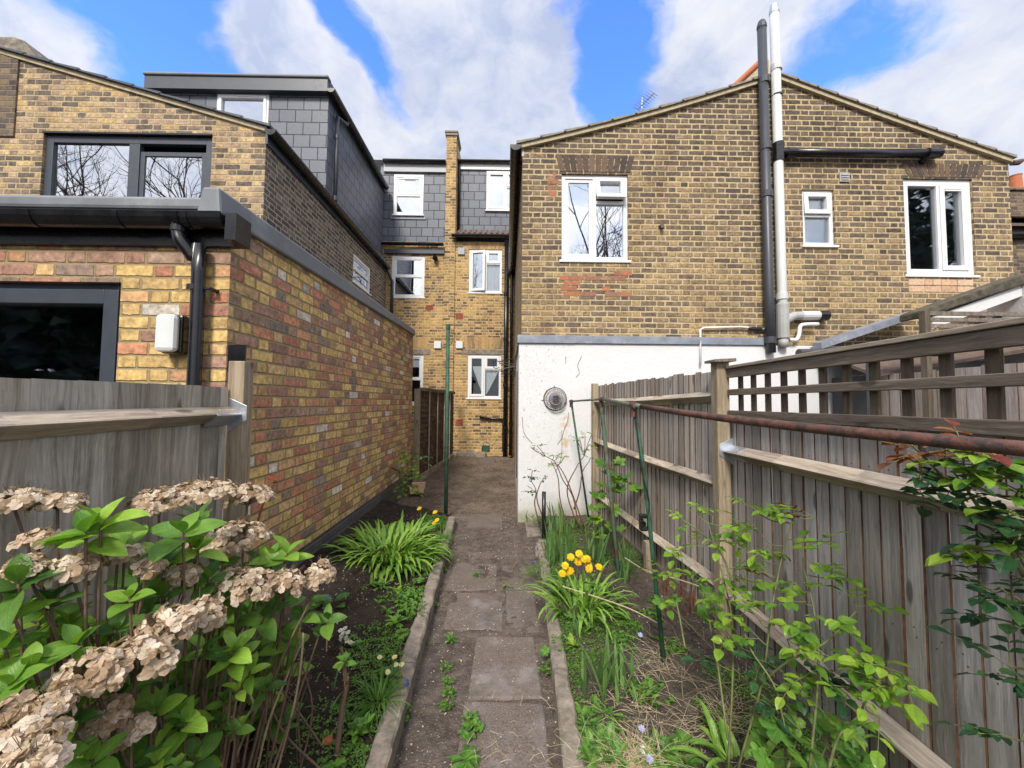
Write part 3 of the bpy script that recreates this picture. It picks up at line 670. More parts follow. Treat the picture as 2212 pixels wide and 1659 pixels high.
for dx_, dz_ in ((-.01, .165), (-.165, -.02), (.14, -.06)): mb.tube([vc+Vector((dx_*.9, -.004, dz_*.9)), vc+Vector((dx_*1.08, .0, dz_*1.08))], .006, 6)
obj('bracket', mb, M['rust_dark'], vg)
# wires and dead creeper on the white wall
mb = MB()
for pts in (((1256, 770), (1248, 790), (1252, 805), (1244, 815)), ((1228, 890), (1226, 910), (1218, 930), (1214, 945), (1204, 960)), ((1128, 900), (1132, 935), (1150, 958)), ((1213, 930), (1214, 950), (1212, 990), (1200, 1020)), ((1222, 770), (1222, 785))):
    mb.tube(curve([ay(x, y, YR-.05) for x, y in pts]), .0028, 4, False)
tag(obj('dead_creeper', mb, M['twig']), 'thin dead creeper strands clinging to the white painted wall', 'plant')
mb = MB(); x_ = RX0-.045; mb.tube(curve([(x_, 5.6, 2.0), (x_, 5.55, 1.5), (x_-.005, 5.5, .9), (x_, 5.5, .5)]), .006, 5, False)
obj('cable', mb, M['cable'], hr)
# ornamental bracket at the alley corner
mb = MB(); c = Vector((RX0-.06, 6.2, 1.95))
mb.tube([c, c+Vector((0, 0, .35))], .008, 5); 
for s_ in (-1, 1):
    mb.tube([c+Vector((-.25*abs(math.sin(t)), 0, .17+s_*(.12*t/3))) for t in np.linspace(0, 3, 12)], .006, 5)
mb.tube([c+Vector((-.30+.06*math.cos(t), 0, .2+.06*math.sin(t))) for t in np.linspace(0, 5.5, 14)], .006, 5)
mb.tube([c+Vector((0, 0, .2)), c+Vector((-.26, 0, .26))], .006, 5)
obj('basket_bracket', mb, M['cable'], hr)

# ------------------------------------------------------------------ back: two terraced houses
hb = thing('terraced_house', 'pale brick terraced house ending the alley, curtains in its ground floor window', 'house', (-.7, YB, 0))
px0 = ay(962, 500, YB).x; px1 = ay(984, 500, YB).x        # parapet
wb1 = rect(1013, 539, 1084, 632, YB); wb2 = rect(1010, 766, 1082, 860, YB)
BX1 = RX0+1.0
mb = MB(); zt = ay(1000, 522, YB).z
facade(mb, px0, BX1, 0, lambda x: zt, [wb1, wb2], YB)
obj('wall', mb, M['brick_back'], hb)
wz0, wz1 = ay(1000, 520, YB+.1).z, ay(1000, 352, YB+.1).z
wd1 = rect(1051, 371, 1125, 455, YB+.35)
mb = MB(); facade(mb, px1-.02, BX1+1, wz0, lambda x: wz1, [wd1], YB+.35); obj('slate_wall', mb, M['slate'], hb)
window(hb, wd1, YB+.33, [(0, .57, 0, 1, 's'), (.57, 1, .6, 1, 's'), (.57, 1, 0, .6, 'f')], [('v', .57, 0, 1), ('h', .6, .57, 1)], glass='glass_bright', room='curtain', room_d=.1, sill=.04)
window(hb, wb1, YB+.02, [(0, .52, 0, 1, 'c', R_(14)), (.52, 1, .70, 1, 's'), (.52, 1, 0, .70, 'f', 0, 'glass_dim')], [('v', .52, 0, 1), ('h', .70, .52, 1)], sill=.04, curtain=[(.2, 1, 0, 1)])
window(hb, wb2, YB+.02, [(0, .5, 0, 1, 's'), (.5, 1, .68, 1, 's'), (.5, 1, 0, .68, 'f')], [('v', .5, 0, 1), ('h', .68, .5, 1)], glass='glass_dim', sill=.05,
       curtain=[(.10, .44, .03, .76, 'l'), (.55, .97, .02, .66, 'r')])
arch(hb, 1012, 524, 1086, 539, YB, 9, 'arch_back', .004); arch(hb, 1005, 728, 1092, 754, YB, 12, 'arch_back', .004)
x0, x1, z0, z1 = rect(997, 755, 1094, 766, YB); mb = MB(); mb.box((x0, YB-.012, z0), (x1, YB+.02, z1)); obj('lintel', mb, M['concrete'], hb, bevel=.006)
# tiled strip, gutters
x0, x1 = px1, RX0-.02
mb = MB(); a, b = ay(990, 498, YB).z, ay(990, 512, YB).z
mb.prism([(YB-.12, b), (YB+.36, a+.12), (YB+.36, a+.17), (YB-.12, b+.05)], 'x', x0, BX1)
n = int((BX1-x0)/.15)
for k in range(n): mb.tube([(x0+.07+k*.15, YB-.13, b+.045), (x0+.07+k*.15, YB+.36, a+.17)], .035, 6)
obj('tiled_strip', mb, M['tile_roof'], hb)
half_gutter(hb, (px1-.08, YB-.16, b), (BX1, YB-.16, b), .065, 'black_plastic')
zg = ay(1000, 347, YB+.2).z
half_gutter(hb, (px1, YB+.24, zg+.03), (BX1+1, YB+.24, zg+.03), .065, 'black_plastic')
mb = MB(); zf = ay(1000, 365, YB+.3).z; mb.box((px1, YB+.30, zf), (BX1+1, YB+.36, zg+.03)); obj('fascia', mb, M['upvc'], hb)
mb = MB(); mb.box((px1, YB+.26, zg+.03), (BX1+1, YB+4, zg+.09)); obj('roof', mb, M['lead'], hb)
xp = ay(991, 400, YB+.25).x
pipe(hb, 'attic_downpipe', [(xp, YB+.24, zg), (xp, YB+.29, zf-.1), (xp, YB+.29, ay(991, 497, YB+.25).z)], .035, 'black_plastic')
# parapet wall between the two houses
mb = MB(); zp = ay(970, 296, YB).z; mb.box((px0, YB-.05, 0), (px1, YB+.6, zp-.0)); mb.hexa([(px0, YB+.6, 5), (px1, YB+.6, 5), (px1, YB+4, 5), (px0, YB+4, 5), (px0, YB+.6, zp), (px1, YB+.6, zp), (px1, YB+4, zg+.4), (px0, YB+4, zg+.4)])
obj('parapet', mb, M['brick_back'], hb)
mb = MB(); mb.box((px0-.03, YB-.08, zp), (px1+.03, YB+.62, zp+.07)); mb.box((px0-.045, YB-.1, zp+.07), (px1+.045, YB+.64, zp+.12)); obj('coping', mb, M['concrete'], hb, bevel=.01)
def small_box(house, name, l, t, r, b, Y, d, mat):
    x0, x1, z0, z1 = rect(l, t, r, b, Y); mb = MB(); mb.box((x0, Y-d, z0), (x1, Y+.01, z1)); return obj(name, mb, M[mat], house, bevel=.008)
def air_brick(house, l, t, r, b, Y, mat='clay_red'):
    x0, x1, z0, z1 = rect(l, t, r, b, Y); mb = MB(); bars(mb, x0, x1, z0, z1, .018, Y-.012, Y+.01)
    h = (z1-z0-.036)
    for k in range(4): mb.box((x0+.018, Y-.008, z0+.018+h*(k+.25)/4), (x1-.018, Y+.004, z0+.018+h*(k+.75)/4))
    mb.box((x0+.018, Y-.001, z0+.018), (x1-.018, Y+.0, z1-.018))
    return obj('air_brick', mb, M[mat], house)
v_ = small_box(hb, 'extractor_vent', 985, 738, 1000, 753, YB, .05, 'lamp_plastic'); v_ = small_box(hb, 'extractor_vent', 989, 536, 1004, 551, YB, .05, 'zinc_light')
air_brick(hb, 984, 677, 1000, 689, YB); air_brick(hb, 984, 906, 1000, 919, YB); air_brick(hb, 1040, 962, 1058, 976, YB, 'green_paint')
Z = lambda x, y: ay(x, y, YB-.06)
pipe(hb, 'sink_waste', [Z(1037, 900)+Vector((0, .05, 0)), Z(1037, 902), Z(1086, 906), Z(1087, 920), Z(1087, 975)], .03, 'black_plastic')
xq = ay(1093, 700, YB-.1).x
pipe(hb, 'soil_pipe', [(xq, YB-.1, ay(1095, 520, YB-.1).z), (xq, YB-.1, .12)], .055, 'black_plastic', [((xq, YB-.1, z), (0, 0, 1)) for z in (4.4, 3.2, 2.0, .9)])
mb = MB(); mb.tube(curve([Z(1073, 944), Z(1062, 958), Z(1046, 951), Z(1040, 968)]), .006, 5); obj('cable', mb, M['zinc_light'], hb)
mb = MB(); mb.box((px1, YB-.15, 0), (ay(1050, 970, YB).x, YB+.02, ay(1000, 975, YB).z)); obj('plinth', mb, M['concrete'], hb, bevel=.02)

hl = thing('terraced_house', 'yellow brick terraced house behind the lap fence with slate hung attic and white sash windows', 'house', (-2.3, YB, 0))
wl1 = rect(846, 552, 917, 642, YB); wl2 = rect(858, 765, 914, 874, YB); wl3 = rect(851, 378, 915, 465, YB+.03)
zt = ay(900, 522, YB).z
mb = MB(); facade(mb, XL-2, px0, 0, lambda x: zt, [wl1, wl2], YB); obj('wall', mb, M['brick_back'], hl)
zs0, zs1 = ay(890, 527, YB).z, ay(890, 355, YB).z
mb = MB(); facade(mb, XD-.1, px0, zs0, lambda x: zs1, [wl3], YB+.03); obj('slate_wall', mb, M['slate'], hl)
SASH = [(0, 1, .5, 1, 'd'), (0, 1, 0, .5, 'f')]
window(hl, wl1, YB+.02, SASH, [('h', .5, 0, 1)], sw=.035, fw=.08, glass='glass_bright', sill=.04)
window(hl, wl2, YB+.02, SASH, [('h', .5, 0, 1)], sw=.035, fw=.08, glass='glass_dim', sill=.05, curtain=[(0, 1, .78, 1)])
window(hl, wl3, YB+.01, SASH, [('h', .48, 0, 1)], sw=.035, fw=.08, glass='glass_bright', sill=.05, vent=(.3, .75, .96))
x0, x1, z0, z1 = rect(843, 465, 919, 473, YB); mb = MB(); mb.box((x0, YB+.005, z0), (x1, YB+.02, z1)); obj('window_flashing', mb, M['lead'], hl)
arch(hl, 868, 728, 922, 752, YB, 8, 'arch_back', .004)
x0, x1, z0, z1 = rect(860, 754, 930, 766, YB); mb = MB(); mb.box((x0, YB-.012, z0), (x1, YB+.02, z1)); obj('lintel', mb, M['concrete'], hl, bevel=.006)
zg = ay(890, 350, YB-.05).z
half_gutter(hl, (XD, YB-.09, zg+.02), (px0, YB-.09, zg+.02), .07, 'black_plastic')
mb = MB(); mb.box((XD, YB-.03, ay(890, 372, YB).z), (px0, YB+.02, zg)); obj('fascia', mb, M['zinc_light'], hl)
mb = MB(); mb.box((XD-.3, YB-.08, zg+.03), (px0, YB+4, zg+.09)); obj('roof', mb, M['zinc_light'], hl)
zz0, zz1 = ay(890, 547, YB-.06).z, ay(890, 527, YB-.06).z
mb = MB(); mb.box((XL-.05, YB-.06, zz0), (px0-.01, YB+.02, zz0+.11)); obj('fascia', mb, M['anthracite'], hl)
half_gutter(hl, (XL-.1, YB-.12, zz1), (px0-.02, YB-.12, zz1), .065, 'black_plastic')
small_box(hl, 'extractor_vent', 938, 738, 953, 753, YB, .05, 'lamp_plastic'); air_brick(hl, 920, 659, 936, 669, YB)
mb = MB(); c = ay(941, 558, YB-.04); mb.tube([c+Vector((0, .05, 0)), c-Vector((0, .05, .01)), c-Vector((0, .07, .02))], [.05, .065, .07], 14); mb.tube([c-Vector((0, .04, 0)), c-Vector((0, .12, .05))], [.04, .045], 12); obj('boiler_flue', mb, M['black_plastic'], hl)
xq = ay(838, 600, YB-.15).x
pipe(hl, 'downpipe', [(XL+.06, YB-.2, 5.15), (XL+.09, YB-.15, 4.95), (xq+.1, YB-.1, 4.7), (xq+.1, YB-.1, .2)], .038, 'black_plastic')

# ------------------------------------------------------------------ left: slate clad loft extension
lo = thing('loft_extension', 'flat roofed loft extension clad in grey slates rising behind the left brick gable', 'loft extension', (XD, YD, 5.2))
wlo = rect(468, 203, 580, 285, YD); ztop = ay(710, 206, YD).z
mb = MB(); XLo = ay(338, 200, YD).x
facade(mb, XLo, XD, 4.6, lambda x: ztop, [wlo], YD)
mb.add([(XD, YD, 4.6), (XD, YB+.02, 4.6), (XD, YB+.02, ztop+.05), (XD, YD, ztop)], [(0, 1, 2, 3)])
mb.add([(XLo, YD, 4.6), (XLo, YB, 4.6), (XLo, YB, ztop), (XLo, YD, ztop)], [(3, 2, 1, 0)])
obj('slate_wall', mb, M['slate'], lo)
window(lo, wlo, YD-.005, [(0, 1, 0, 1, 's')], fw=.05, sw=.04, glass='glass_bright', vent=(.4, .8, .97))
x0, x1, z0, z1 = rect(326, 166, 716, 193, YD-.12)
mb = MB(); mb.box((XLo-.12, YD-.12, z0), (XD+.03, YD-.04, z1-.0)); mb.box((XLo-.12, YD-.04, z0+.0), (XLo-.05, YB, z1)); mb.box((XLo-.05, YD-.04, z0), (XD, YD+.01, z0+.02)); obj('fascia', mb, M['anthracite'], lo)
mb = MB(); mb.box((XLo-.14, YD-.15, z1+.0005), (XD+.05, YD+.0, ay(520, 160, YD-.12).z)); mb.box((XLo-.14, YD, z1+.0005), (XD+.03, YB+.5, z1+.06)); obj('roof', mb, M['grp'], lo, bevel=.02)
gz2 = ay(720, 196, YD-.1).z
half_gutter(lo, (XD+.10, YD-.14, gz2+.02), (XD+.10, YB-.1, gz2+.02), .075, 'black_plastic')
mb = MB(); mb.box((XD+.0, YD-.03, z0-.01), (XD+.03, YB, z1-.005)); obj('side_fascia', mb, M['anthracite'], lo)
yq = 7.32
pipe(lo, 'downpipe', [(XD+.10, yq+.35, gz2-.05), (XD+.10, yq+.33, gz2-.13), (XD+.06, yq, gz2-.22), (XD+.055, yq, 5.0)], .036, 'grey_flue', [((XD+.055, yq, z), (0, 0, 1)) for z in (6.6, 5.4)])

# ------------------------------------------------------------------ left: gabled brick back addition
hw = thing('brick_house', 'yellow and black brick gabled back addition with a wide grey framed window', 'house', (-5.5, YL, 0))
g0, g1 = ay(20, 120, YL), ay(575, 282, YL)
def wtop(x): return g1.z+(g0.z-g1.z)*(x-g1.x)/(g0.x-g1.x)
ww = rect(88, 291, 455, 480, YL)
mb = MB(); facade(mb, -9.0, XL, 0, wtop, [ww], YL)
obj('wall', mb, M['brick_wing'], hw)
Tx = Matrix.Translation((XL, 0, 0)) @ Matrix.Rotation(math.pi/2, 4, 'Z')
p0, p1 = ax(764, 545, XL), ax(800, 640, XL); ws = (p0.y, p1.y, ax(782, 622, XL).z, ax(765, 545, XL).z)
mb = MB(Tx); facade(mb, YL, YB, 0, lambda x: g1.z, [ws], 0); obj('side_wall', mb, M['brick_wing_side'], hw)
window(hw, ws, .02, SASH, [('h', .5, 0, 1)], sw=.04, fw=.07, xf=Tx, glass='glass', sill=.04, curtain=[(0, 1, 0, .5)])
window(hw, ww, YL+.03, [(0, .53, 0, 1, 'f'), (.53, 1, 0, .97, 'd')], [('v', .53, 0, 1)], fw=.10, sw=.06, mw=.14, mat='anthracite', glass='glass_bright')
mb = MB(); mb.box((ww[0], YL-.02, ww[3]-.001), (ww[1], YL+.05, ww[3]+.022)); obj('window_head', mb, M['black_plastic'], hw)
mb = MB(); n = 16
for k in range(n):
    xa = XL+.05+(-9.0-XL)*k/n; xc = XL+.05+(-9.0-XL)*(k+1)/n
    mb.prism([(xa+.03, wtop(xa)+.03), (xc, wtop(xc)+.035), (xc, wtop(xc)+.05), (xa+.03, wtop(xa)+.065)], 'y', YL-.07, YB)
obj('roof', mb, M['anthracite'], hw)
mb = MB(); mb.prism([(-9, wtop(-9)-.02), (XL+.02, wtop(XL)-.03), (XL+.02, wtop(XL)+.03), (-9, wtop(-9)+.033)], 'y', YL-.03, YL+.1); obj('verge_mortar', mb, M['mortar'], hw)
gz = g1.z-.02
half_gutter(hw, (XL+.085, YL-.06, gz), (XL+.085, YB-.12, gz-.05), .075, 'black_plastic')
mb = MB(); mb.box((XL+.0, YL-.012, gz-.17), (XL+.028, YB-.1, gz+.03)); obj('fascia', mb, M['anthracite'], hw)
# party wall upstand with the stained chimney at the edge of the picture
c0, c1 = ay(-60, 85, YL+.25), ay(52, 85, YL+.25)
ct = thing('chimney_stack', 'dark stained brick chimney shoulder above the left gable', 'chimney', (c0.x, YL+.2, 5))
mb = MB(); mb.prism([(c0.x-1, 5.0), (ay(40, 120, YL-.02).x, 5.0), (ay(40, 120, YL-.02).x, ay(40, 118, YL).z), (c0.x-1, ay(40, 118, YL).z)], 'y', YL-.02, YL+.7); obj('brickwork', mb, M['brick_stack'], ct)
mb = MB(); zc = ay(40, 120, YL).z
mb.prism([(c0.x-1, zc), (ay(85, 145, YL).x, wtop(ay(85, 145, YL).x)+.03), (ay(50, 85, YL).x, ay(50, 86, YL).z), (ay(30, 80, YL).x, ay(30, 79, YL).z), (c0.x-1, ay(30, 79, YL).z)], 'y', YL-.005, YL+.68); obj('render_cap', mb, M['concrete'], ct, bevel=.02)

# ------------------------------------------------------------------ left: new brick ground floor extension
he = thing('brick_extension', 'new mixed red and yellow brick garden extension with grey roof trim', 'extension', (XE, YE, 0))
EXL = -5.0; YEE = 6.62
wex = rect(-200, 607, 254, 905, YE)
ztn, ztf = 2.56, 2.70
mb = MB(); zfb = ay(400, 524, YE).z
facade(mb, EXL, XE, 0, lambda x: zfb+.12, [(wex[0], wex[1], wex[2], wex[3])], YE)
mb.add([(XE, YE, .25), (XE, YEE, .25), (XE, YEE, ztf+.05), (XE, YE, ztn+.05)], [(0, 1, 2, 3)])
mb.add([(XE, YEE, 0), (EXL, YEE, 0), (EXL, YEE, ztf), (XE, YEE, ztf)], [(0, 1, 2, 3)])
obj('wall', mb, M['brick_new'], he)
mb = MB(); mb.box((XE-.2, YE+.01, .0), (XE+.004, YEE-.005, .40)); obj('base_course', mb, M['brick_blue'], he)
window(he, wex, YE+.04, [(0, 1, 0, 1, 's')], fw=.05, sw=.07, mat='anthracite', glass='glass_dim')
# roof trim: a kerb with an upstand along the side, a flat band along the front
zc0 = ay(300, 452, YE-.12).z; zc1 = ay(300, 424, YE-.12).z
mb = MB(); mb.box((EXL, YE-.13, zc0), (XE-.03, YE+.35, zc1)); obj('roof_edge', mb, M['grp'], he, bevel=.018)
zn0, zn1 = ax(517, 490, XE+.03).z, ax(500, 420, XE+.03).z
f0, f1 = ax(888, 718, XE+.03), ax(890, 706, XE+.03)
mb = MB()
mb.hexa([(XE-.10, YE-.14, zn0), (XE+.035, YE-.14, zn0), (XE+.035, YEE+.03, f0.z), (XE-.10, YEE+.03, f0.z),
         (XE-.07, YE-.14, zn1), (XE+.02, YE-.14, zn1), (XE+.02, YEE+.03, f1.z), (XE-.07, YEE+.03, f1.z)])
obj('roof_kerb', mb, M['grp'], he, bevel=.015)
mb = MB(); mb.hexa([(EXL, YE+.3, zc0), (XE-.06, YE+.3, zc0), (XE-.06, YEE, f0.z), (EXL, YEE, f0.z), (EXL, YE+.3, zc1-.02), (XE-.06, YE+.3, zc1-.02), (XE-.06, YEE, f1.z-.03), (EXL, YEE, f1.z-.03)]); obj('flat_roof', mb, M['grp'], he)
zb0 = ay(514, 522, YE-.1).z; xg1 = ay(514, 500, YE-.1).x
mb = MB(); mb.box((EXL, YE-.03, zb0-.0), (xg1-.06, YE+.01, zc0)); mb.box((xg1-.06, YE-.12, zb0), (xg1, YE+.01, zc0-.01)); obj('fascia', mb, M['black_plastic'], he, bevel=.003)
mb = MB(); pr_ = []
for k in range(9):
    a = math.pi*k/8; pr_.append((YE-.085+.055*math.cos(a)*1.0, zc0-.015-.075*math.sin(a)))
mb.prism([(YE-.031, zc0-.012)]+pr_+[(YE-.14, zc0-.012)], 'x', EXL, xg1-.075)
for gx in (-2.15, -2.62, -1.83, -1.78): mb.prism([(y_*1.0-(.004 if y_ < YE-.06 else 0), z_-.004) for y_, z_ in [(YE-.0305, zc0-.011)]+pr_+[(YE-.14, zc0-.011)]], 'x', gx, gx+.03)
obj('gutter', mb, M['black_plastic'], he)
A_ = lambda x, y, o=.07: ay(x, y, YE-o)
xs_ = A_(421, 700).x
dp = pipe(he, 'downpipe', curve([A_(386, 472, .09), A_(386, 505, .09), A_(392, 522, .09), A_(412, 548, .07), A_(421, 566, .06), Vector((xs_, YE-.06, A_(421, 590).z)), Vector((xs_, YE-.06, 0.3))], 3), .034, 'black_plastic',
          [(A_(386, 496, .09), (0, 0, 1)), (A_(421, 622, .06), (0, 0, 1))], cl=.03, cr=1.15)
mb = MB(); c = A_(437, 622, .06); mb.tube([c, c+Vector((.045, .03, -.003))], .008, 6); mb.tube([c+Vector((.04, .01, -.003)), c+Vector((.04, .062, -.003))], .012, 8); obj('pipe_clip', mb, M['black_plastic'], dp)
bx = rect(331, 676, 378, 761, YE-.10)
mb = MB(); mb.box((bx[0]+.004, YE-.105, bx[2]+.004), (bx[1]-.004, YE-.055, bx[3]-.004)); bl = obj('bulkhead_light', mb, M['lamp_plastic'], he, bevel=.022); bl['label'] = 'rectangular white bulkhead wall light'
mb = MB(); mb.box((bx[0], YE-.055, bx[2]), (bx[1], YE-.0, bx[3])); obj('lamp_base', mb, M['black_plastic'], bl, bevel=.012)

# ------------------------------------------------------------------ right: neighbour's lean-to, chimney, far roofs
ls = thing('lean_to', 'lean-to roof with a mossy concrete coping behind the trellis', 'lean-to', (4.6, 4.7, 0))
mb = MB(); a, b = ay(1768, 755, 5.0), ay(1975, 686, 5.0)
mb.hexa([(a.x, 4.95, a.z-.0), (b.x, 4.95, b.z), (b.x, 5.1, b.z), (a.x, 5.1, a.z), (a.x, 4.95, a.z+.08), (b.x, 4.95, b.z+.08), (b.x, 5.1, b.z+.10), (a.x, 5.1, a.z+.10)])
obj('lead_flashing', mb, M['lead'], ls)
mb = MB(); mb.hexa([(a.x+.1, 4.35, a.z-.40), (b.x+1.6, 4.35, b.z-.36), (b.x+1.6, 5.1, b.z-.03), (a.x+.05, 5.1, a.z-.04), (a.x+.1, 4.35, a.z-.36), (b.x+1.6, 4.35, b.z-.32), (b.x+1.6, 5.1, b.z+.0), (a.x+.05, 5.1, a.z-.0)]); obj('roof', mb, M['tile_roof'], ls)
mb = MB(); mb.box((a.x+.25, 4.6, 0), (b.x+1.6, 5.1, a.z-.36)); obj('wall', mb, M['dark_room'], ls)  # near-black box, the dark opening under the roof put into its colour
c0, c1 = ay(1968, 676, 4.6), ay(2196, 613, 4.6)
mb = MB(); mb.prism([(c0.x, c0.z-.09), (c1.x, c1.z-.03), (c1.x, c1.z+.11), (c0.x+.06, c0.z+.03), (c0.x, c0.z-.0)], 'y', 4.5, 4.75); obj('coping', mb, M['mossy'], ls, bevel=.02)
mb = MB(); mb.box((ay(2196, 640, 4.6).x, 4.4, 0), (8.5, 4.9, ay(2200, 604, 4.6).z)); mb.prism([(c0.x+.2, c0.z-.2), (c1.x, c1.z-.16), (c1.x, c1.z-.031), (c0.x+.2, c0.z-.06)], 'y', 4.55, 4.7); obj('rendered_wall', mb, M['render'], ls)
mb = MB(); q0, q1 = ay(1960, 762, 4.2), ay(2035, 760, 4.2); mb.tube([q0+Vector((-1.2, 0, -.02)), q1], .05, 10); obj('gutter', mb, M['grey_flue'], ls)
mb = MB(); q0 = ay(1880, 780, 4.25); mb.tube([q0+Vector((0, 0, .1)), q0-Vector((0, 0, .8))], .04, 10); obj('downpipe', mb, M['anthracite'], ls)
# slatted screen on top of the neighbour's wall
sc_ = thing('slatted_screen', 'dark horizontal slatted timber screen above the right fence trellis', 'screen', ay(2000, 720, 3.9))
mb = MB()
for k in range(5):
    z_ = ay(2050, 682+k*13.5, 3.9).z; mb.box((ay(2002, 700, 3.9).x, 3.88, z_), (7.2, 3.905, z_+.04))
obj('slats', mb, M['wood_rail_dark'], sc_)
mb = MB(); xq = ay(1997, 700, 3.9).x
mb.box((xq-.025, 3.87, .1), (xq+.03, 3.93, ay(1995, 672, 3.9).z)); obj('post', mb, M['wood_lath'], sc_)
mb = MB(); xq = ay(2160, 690, 3.9).x; mb.box((xq-.02, 3.906, .1), (xq+.03, 3.95, ay(2100, 682, 3.9).z)); obj('post', mb, M['wood_lath'], sc_)
# far right house with a chimney pot
hc = thing('brick_house', 'weathered brick neighbour house with a terracotta chimney pot at the right edge', 'house', (10.5, 8.0, 0))
c = ay(2172, 470, 7.9)
mb = MB(); mb.box((c.x+.02, 8.0, 0), (c.x+4, 10.5, ay(2190, 490, 8.0).z)); obj('wall', mb, M['brick_stack'], hc)
mb = MB(); mb.box((c.x, 8.1, ay(2190, 470, 8.1).z), (c.x+1.8, 8.9, ay(2180, 412, 8.1).z)); mb.box((c.x-.05, 8.05, ay(2190, 470, 8.1).z), (c.x+1.9, 8.95, ay(2190, 455, 8.1).z)); mb.box((c.x-.04, 8.06, ay(2180, 412, 8.1).z), (c.x+1.85, 8.94, ay(2180, 405, 8.1).z)); obj('chimney', mb, M['brick_stack'], hc, bevel=.02)
mb = MB(); q = ay(2194, 410, 8.4); mb.tube([q-Vector((0, 0, .05)), q+Vector((0, 0, .05)), q+Vector((0, 0, .29)), q+Vector((0, 0, .32))], [.115, .11, .10, .11], 16); obj('chimney_pot', mb, M['terracotta'], hc, smooth=False)
half_gutter(hc, (c.x-.05, 7.93, ay(2190, 505, 7.9).z), (c.x+4, 7.93, ay(2190, 492, 7.9).z), .09, 'black_plastic')
mb = MB(); z_ = ay(2190, 490, 7.9).z; mb.hexa([(c.x-.1, 7.85, z_), (c.x+4, 7.85, z_), (c.x+4, 9.5, z_+.5), (c.x-.1, 9.5, z_+.5), (c.x-.1, 7.85, z_+.06), (c.x+4, 7.85, z_+.06), (c.x+4, 9.5, z_+.56), (c.x-.1, 9.5, z_+.56)]); obj('roof', mb, M['tile_roof'], hc)
# small bracket at the right eave
mb = MB(); q = ay(2186, 352, YR+.05); mb.tube([q, q+Vector((.09, 0, .01)), q+Vector((.14, 0, .035))], [.035, .04, .03], 8); obj('gutter_end', mb, M['rust_dark'], hr)
# red tiled roof end of the house behind
hf = thing('tiled_roof', 'red clay ridge of a roof rising behind the vent pipes', 'roof', ay(1640, 165, 12))
mb = MB(); a, b, c = ay(1604, 172, 12), ay(1646, 122, 12), ay(1646, 172, 12)
mb.prism([(a.x-1.5, a.z-1.5), (c.x+.25, a.z-1.5), (c.x+.25, b.z-.1), (b.x+.1, b.z-.1), (a.x, a.z)], 'y', 12, 15); obj('gable_board', mb, M['mortar'], hf)
mb = MB(); mb.tube([(a.x-.3, 12.0, a.z-.25), (b.x+.1, 12.0, b.z-.02)], .085, 10); obj('ridge_tiles', mb, M['terracotta'], hf)
# aerial
ae = thing('tv_aerial', 'small metal television aerial standing behind the right gable slope', 'aerial', ay(1382, 240, 9))
mb = MB(); q = ay(1383, 232, 9); mb.tube([q-Vector((0, 0, .9)), q+Vector((.05, 0, .24))], .012, 6); obj('mast', mb, M['galv'], ae)
mb = MB(); b0, b1 = q+Vector((-.05, 0, -.04)), q+Vector((.24, -.25, .16)); mb.tube([b0, b1], .012, 6)
for k in range(9):
    c = b0.lerp(b1, k/8); mb.tube([c-Vector((.16, .05, -.04)), c+Vector((.10, .05, -.03))], .006, 5)
mb.tube([q+Vector((-.25, 0, .0)), q+Vector((.1, .05, -.02))], .006, 5); mb.tube([q+Vector((-.25, 0, .1)), q+Vector((.1, .05, .08))], .006, 5)
obj('elements', mb, M['galv'], ae)

# ------------------------------------------------------------------ ground, path, beds
def gridmesh(name, x0, x1, y0, y1, nx, ny, zf, mat, warp=None):
    mb = MB(); pts = []
    for j in range(ny+1):
        for i in range(nx+1):
            x = x0+(x1-x0)*i/nx; y = y0+(y1-y0)*j/ny
            if warp: x = warp(x, y, i/nx)
            pts.append((x, y, zf(x, y)))
    mb.add(pts, [(j*(nx+1)+i, j*(nx+1)+i+1, (j+1)*(nx+1)+i+1, (j+1)*(nx+1)+i) for j in range(ny) for i in range(nx)])
    return struct(obj(name, mb, mat, smooth=True))
def fbm(x, y, s=3., o=4): return mnoise.fractal(Vector((x*s, y*s, 1.7)), 1., 2., o)
mb = MB(); mb.add([(-400, -400, -.12), (400, -400, -.12), (400, 400, -.12), (-400, 400, -.12)], [(0, 1, 2, 3)])
struct(obj('ground', mb, M['soil_grey']))
def kxl(y): return -.468-.052*(y-1.74)          # foot of the left kerb
def kxr(y): return .245+.034*(y-1.74)           # foot of the right kerb
def zpath(x, y): return max(0, y-5.3)*.032+.008*fbm(x, y, 5)+.003*fbm(x, y, 22, 2)
gridmesh('path', 0, 1, .2, 5.3, 40, 200, lambda x, y: zpath(x, y)-.002, M['path_dirt'], warp=lambda x, y, t: (kxl(y)-.03)+(kxr(y)+.06-kxl(y))*t if y < 4.2 else (kxl(y)-.03)+(.45-kxl(y))*t)
gridmesh('alley', -1.75, .35, 4.9, 10.4, 50, 130, lambda x, y: zpath(x, y)+.012*fbm(x, y, 8)-.012+max(0, -.75-x)*.08*min(1, (y-4.9)), M['alley_dirt'])
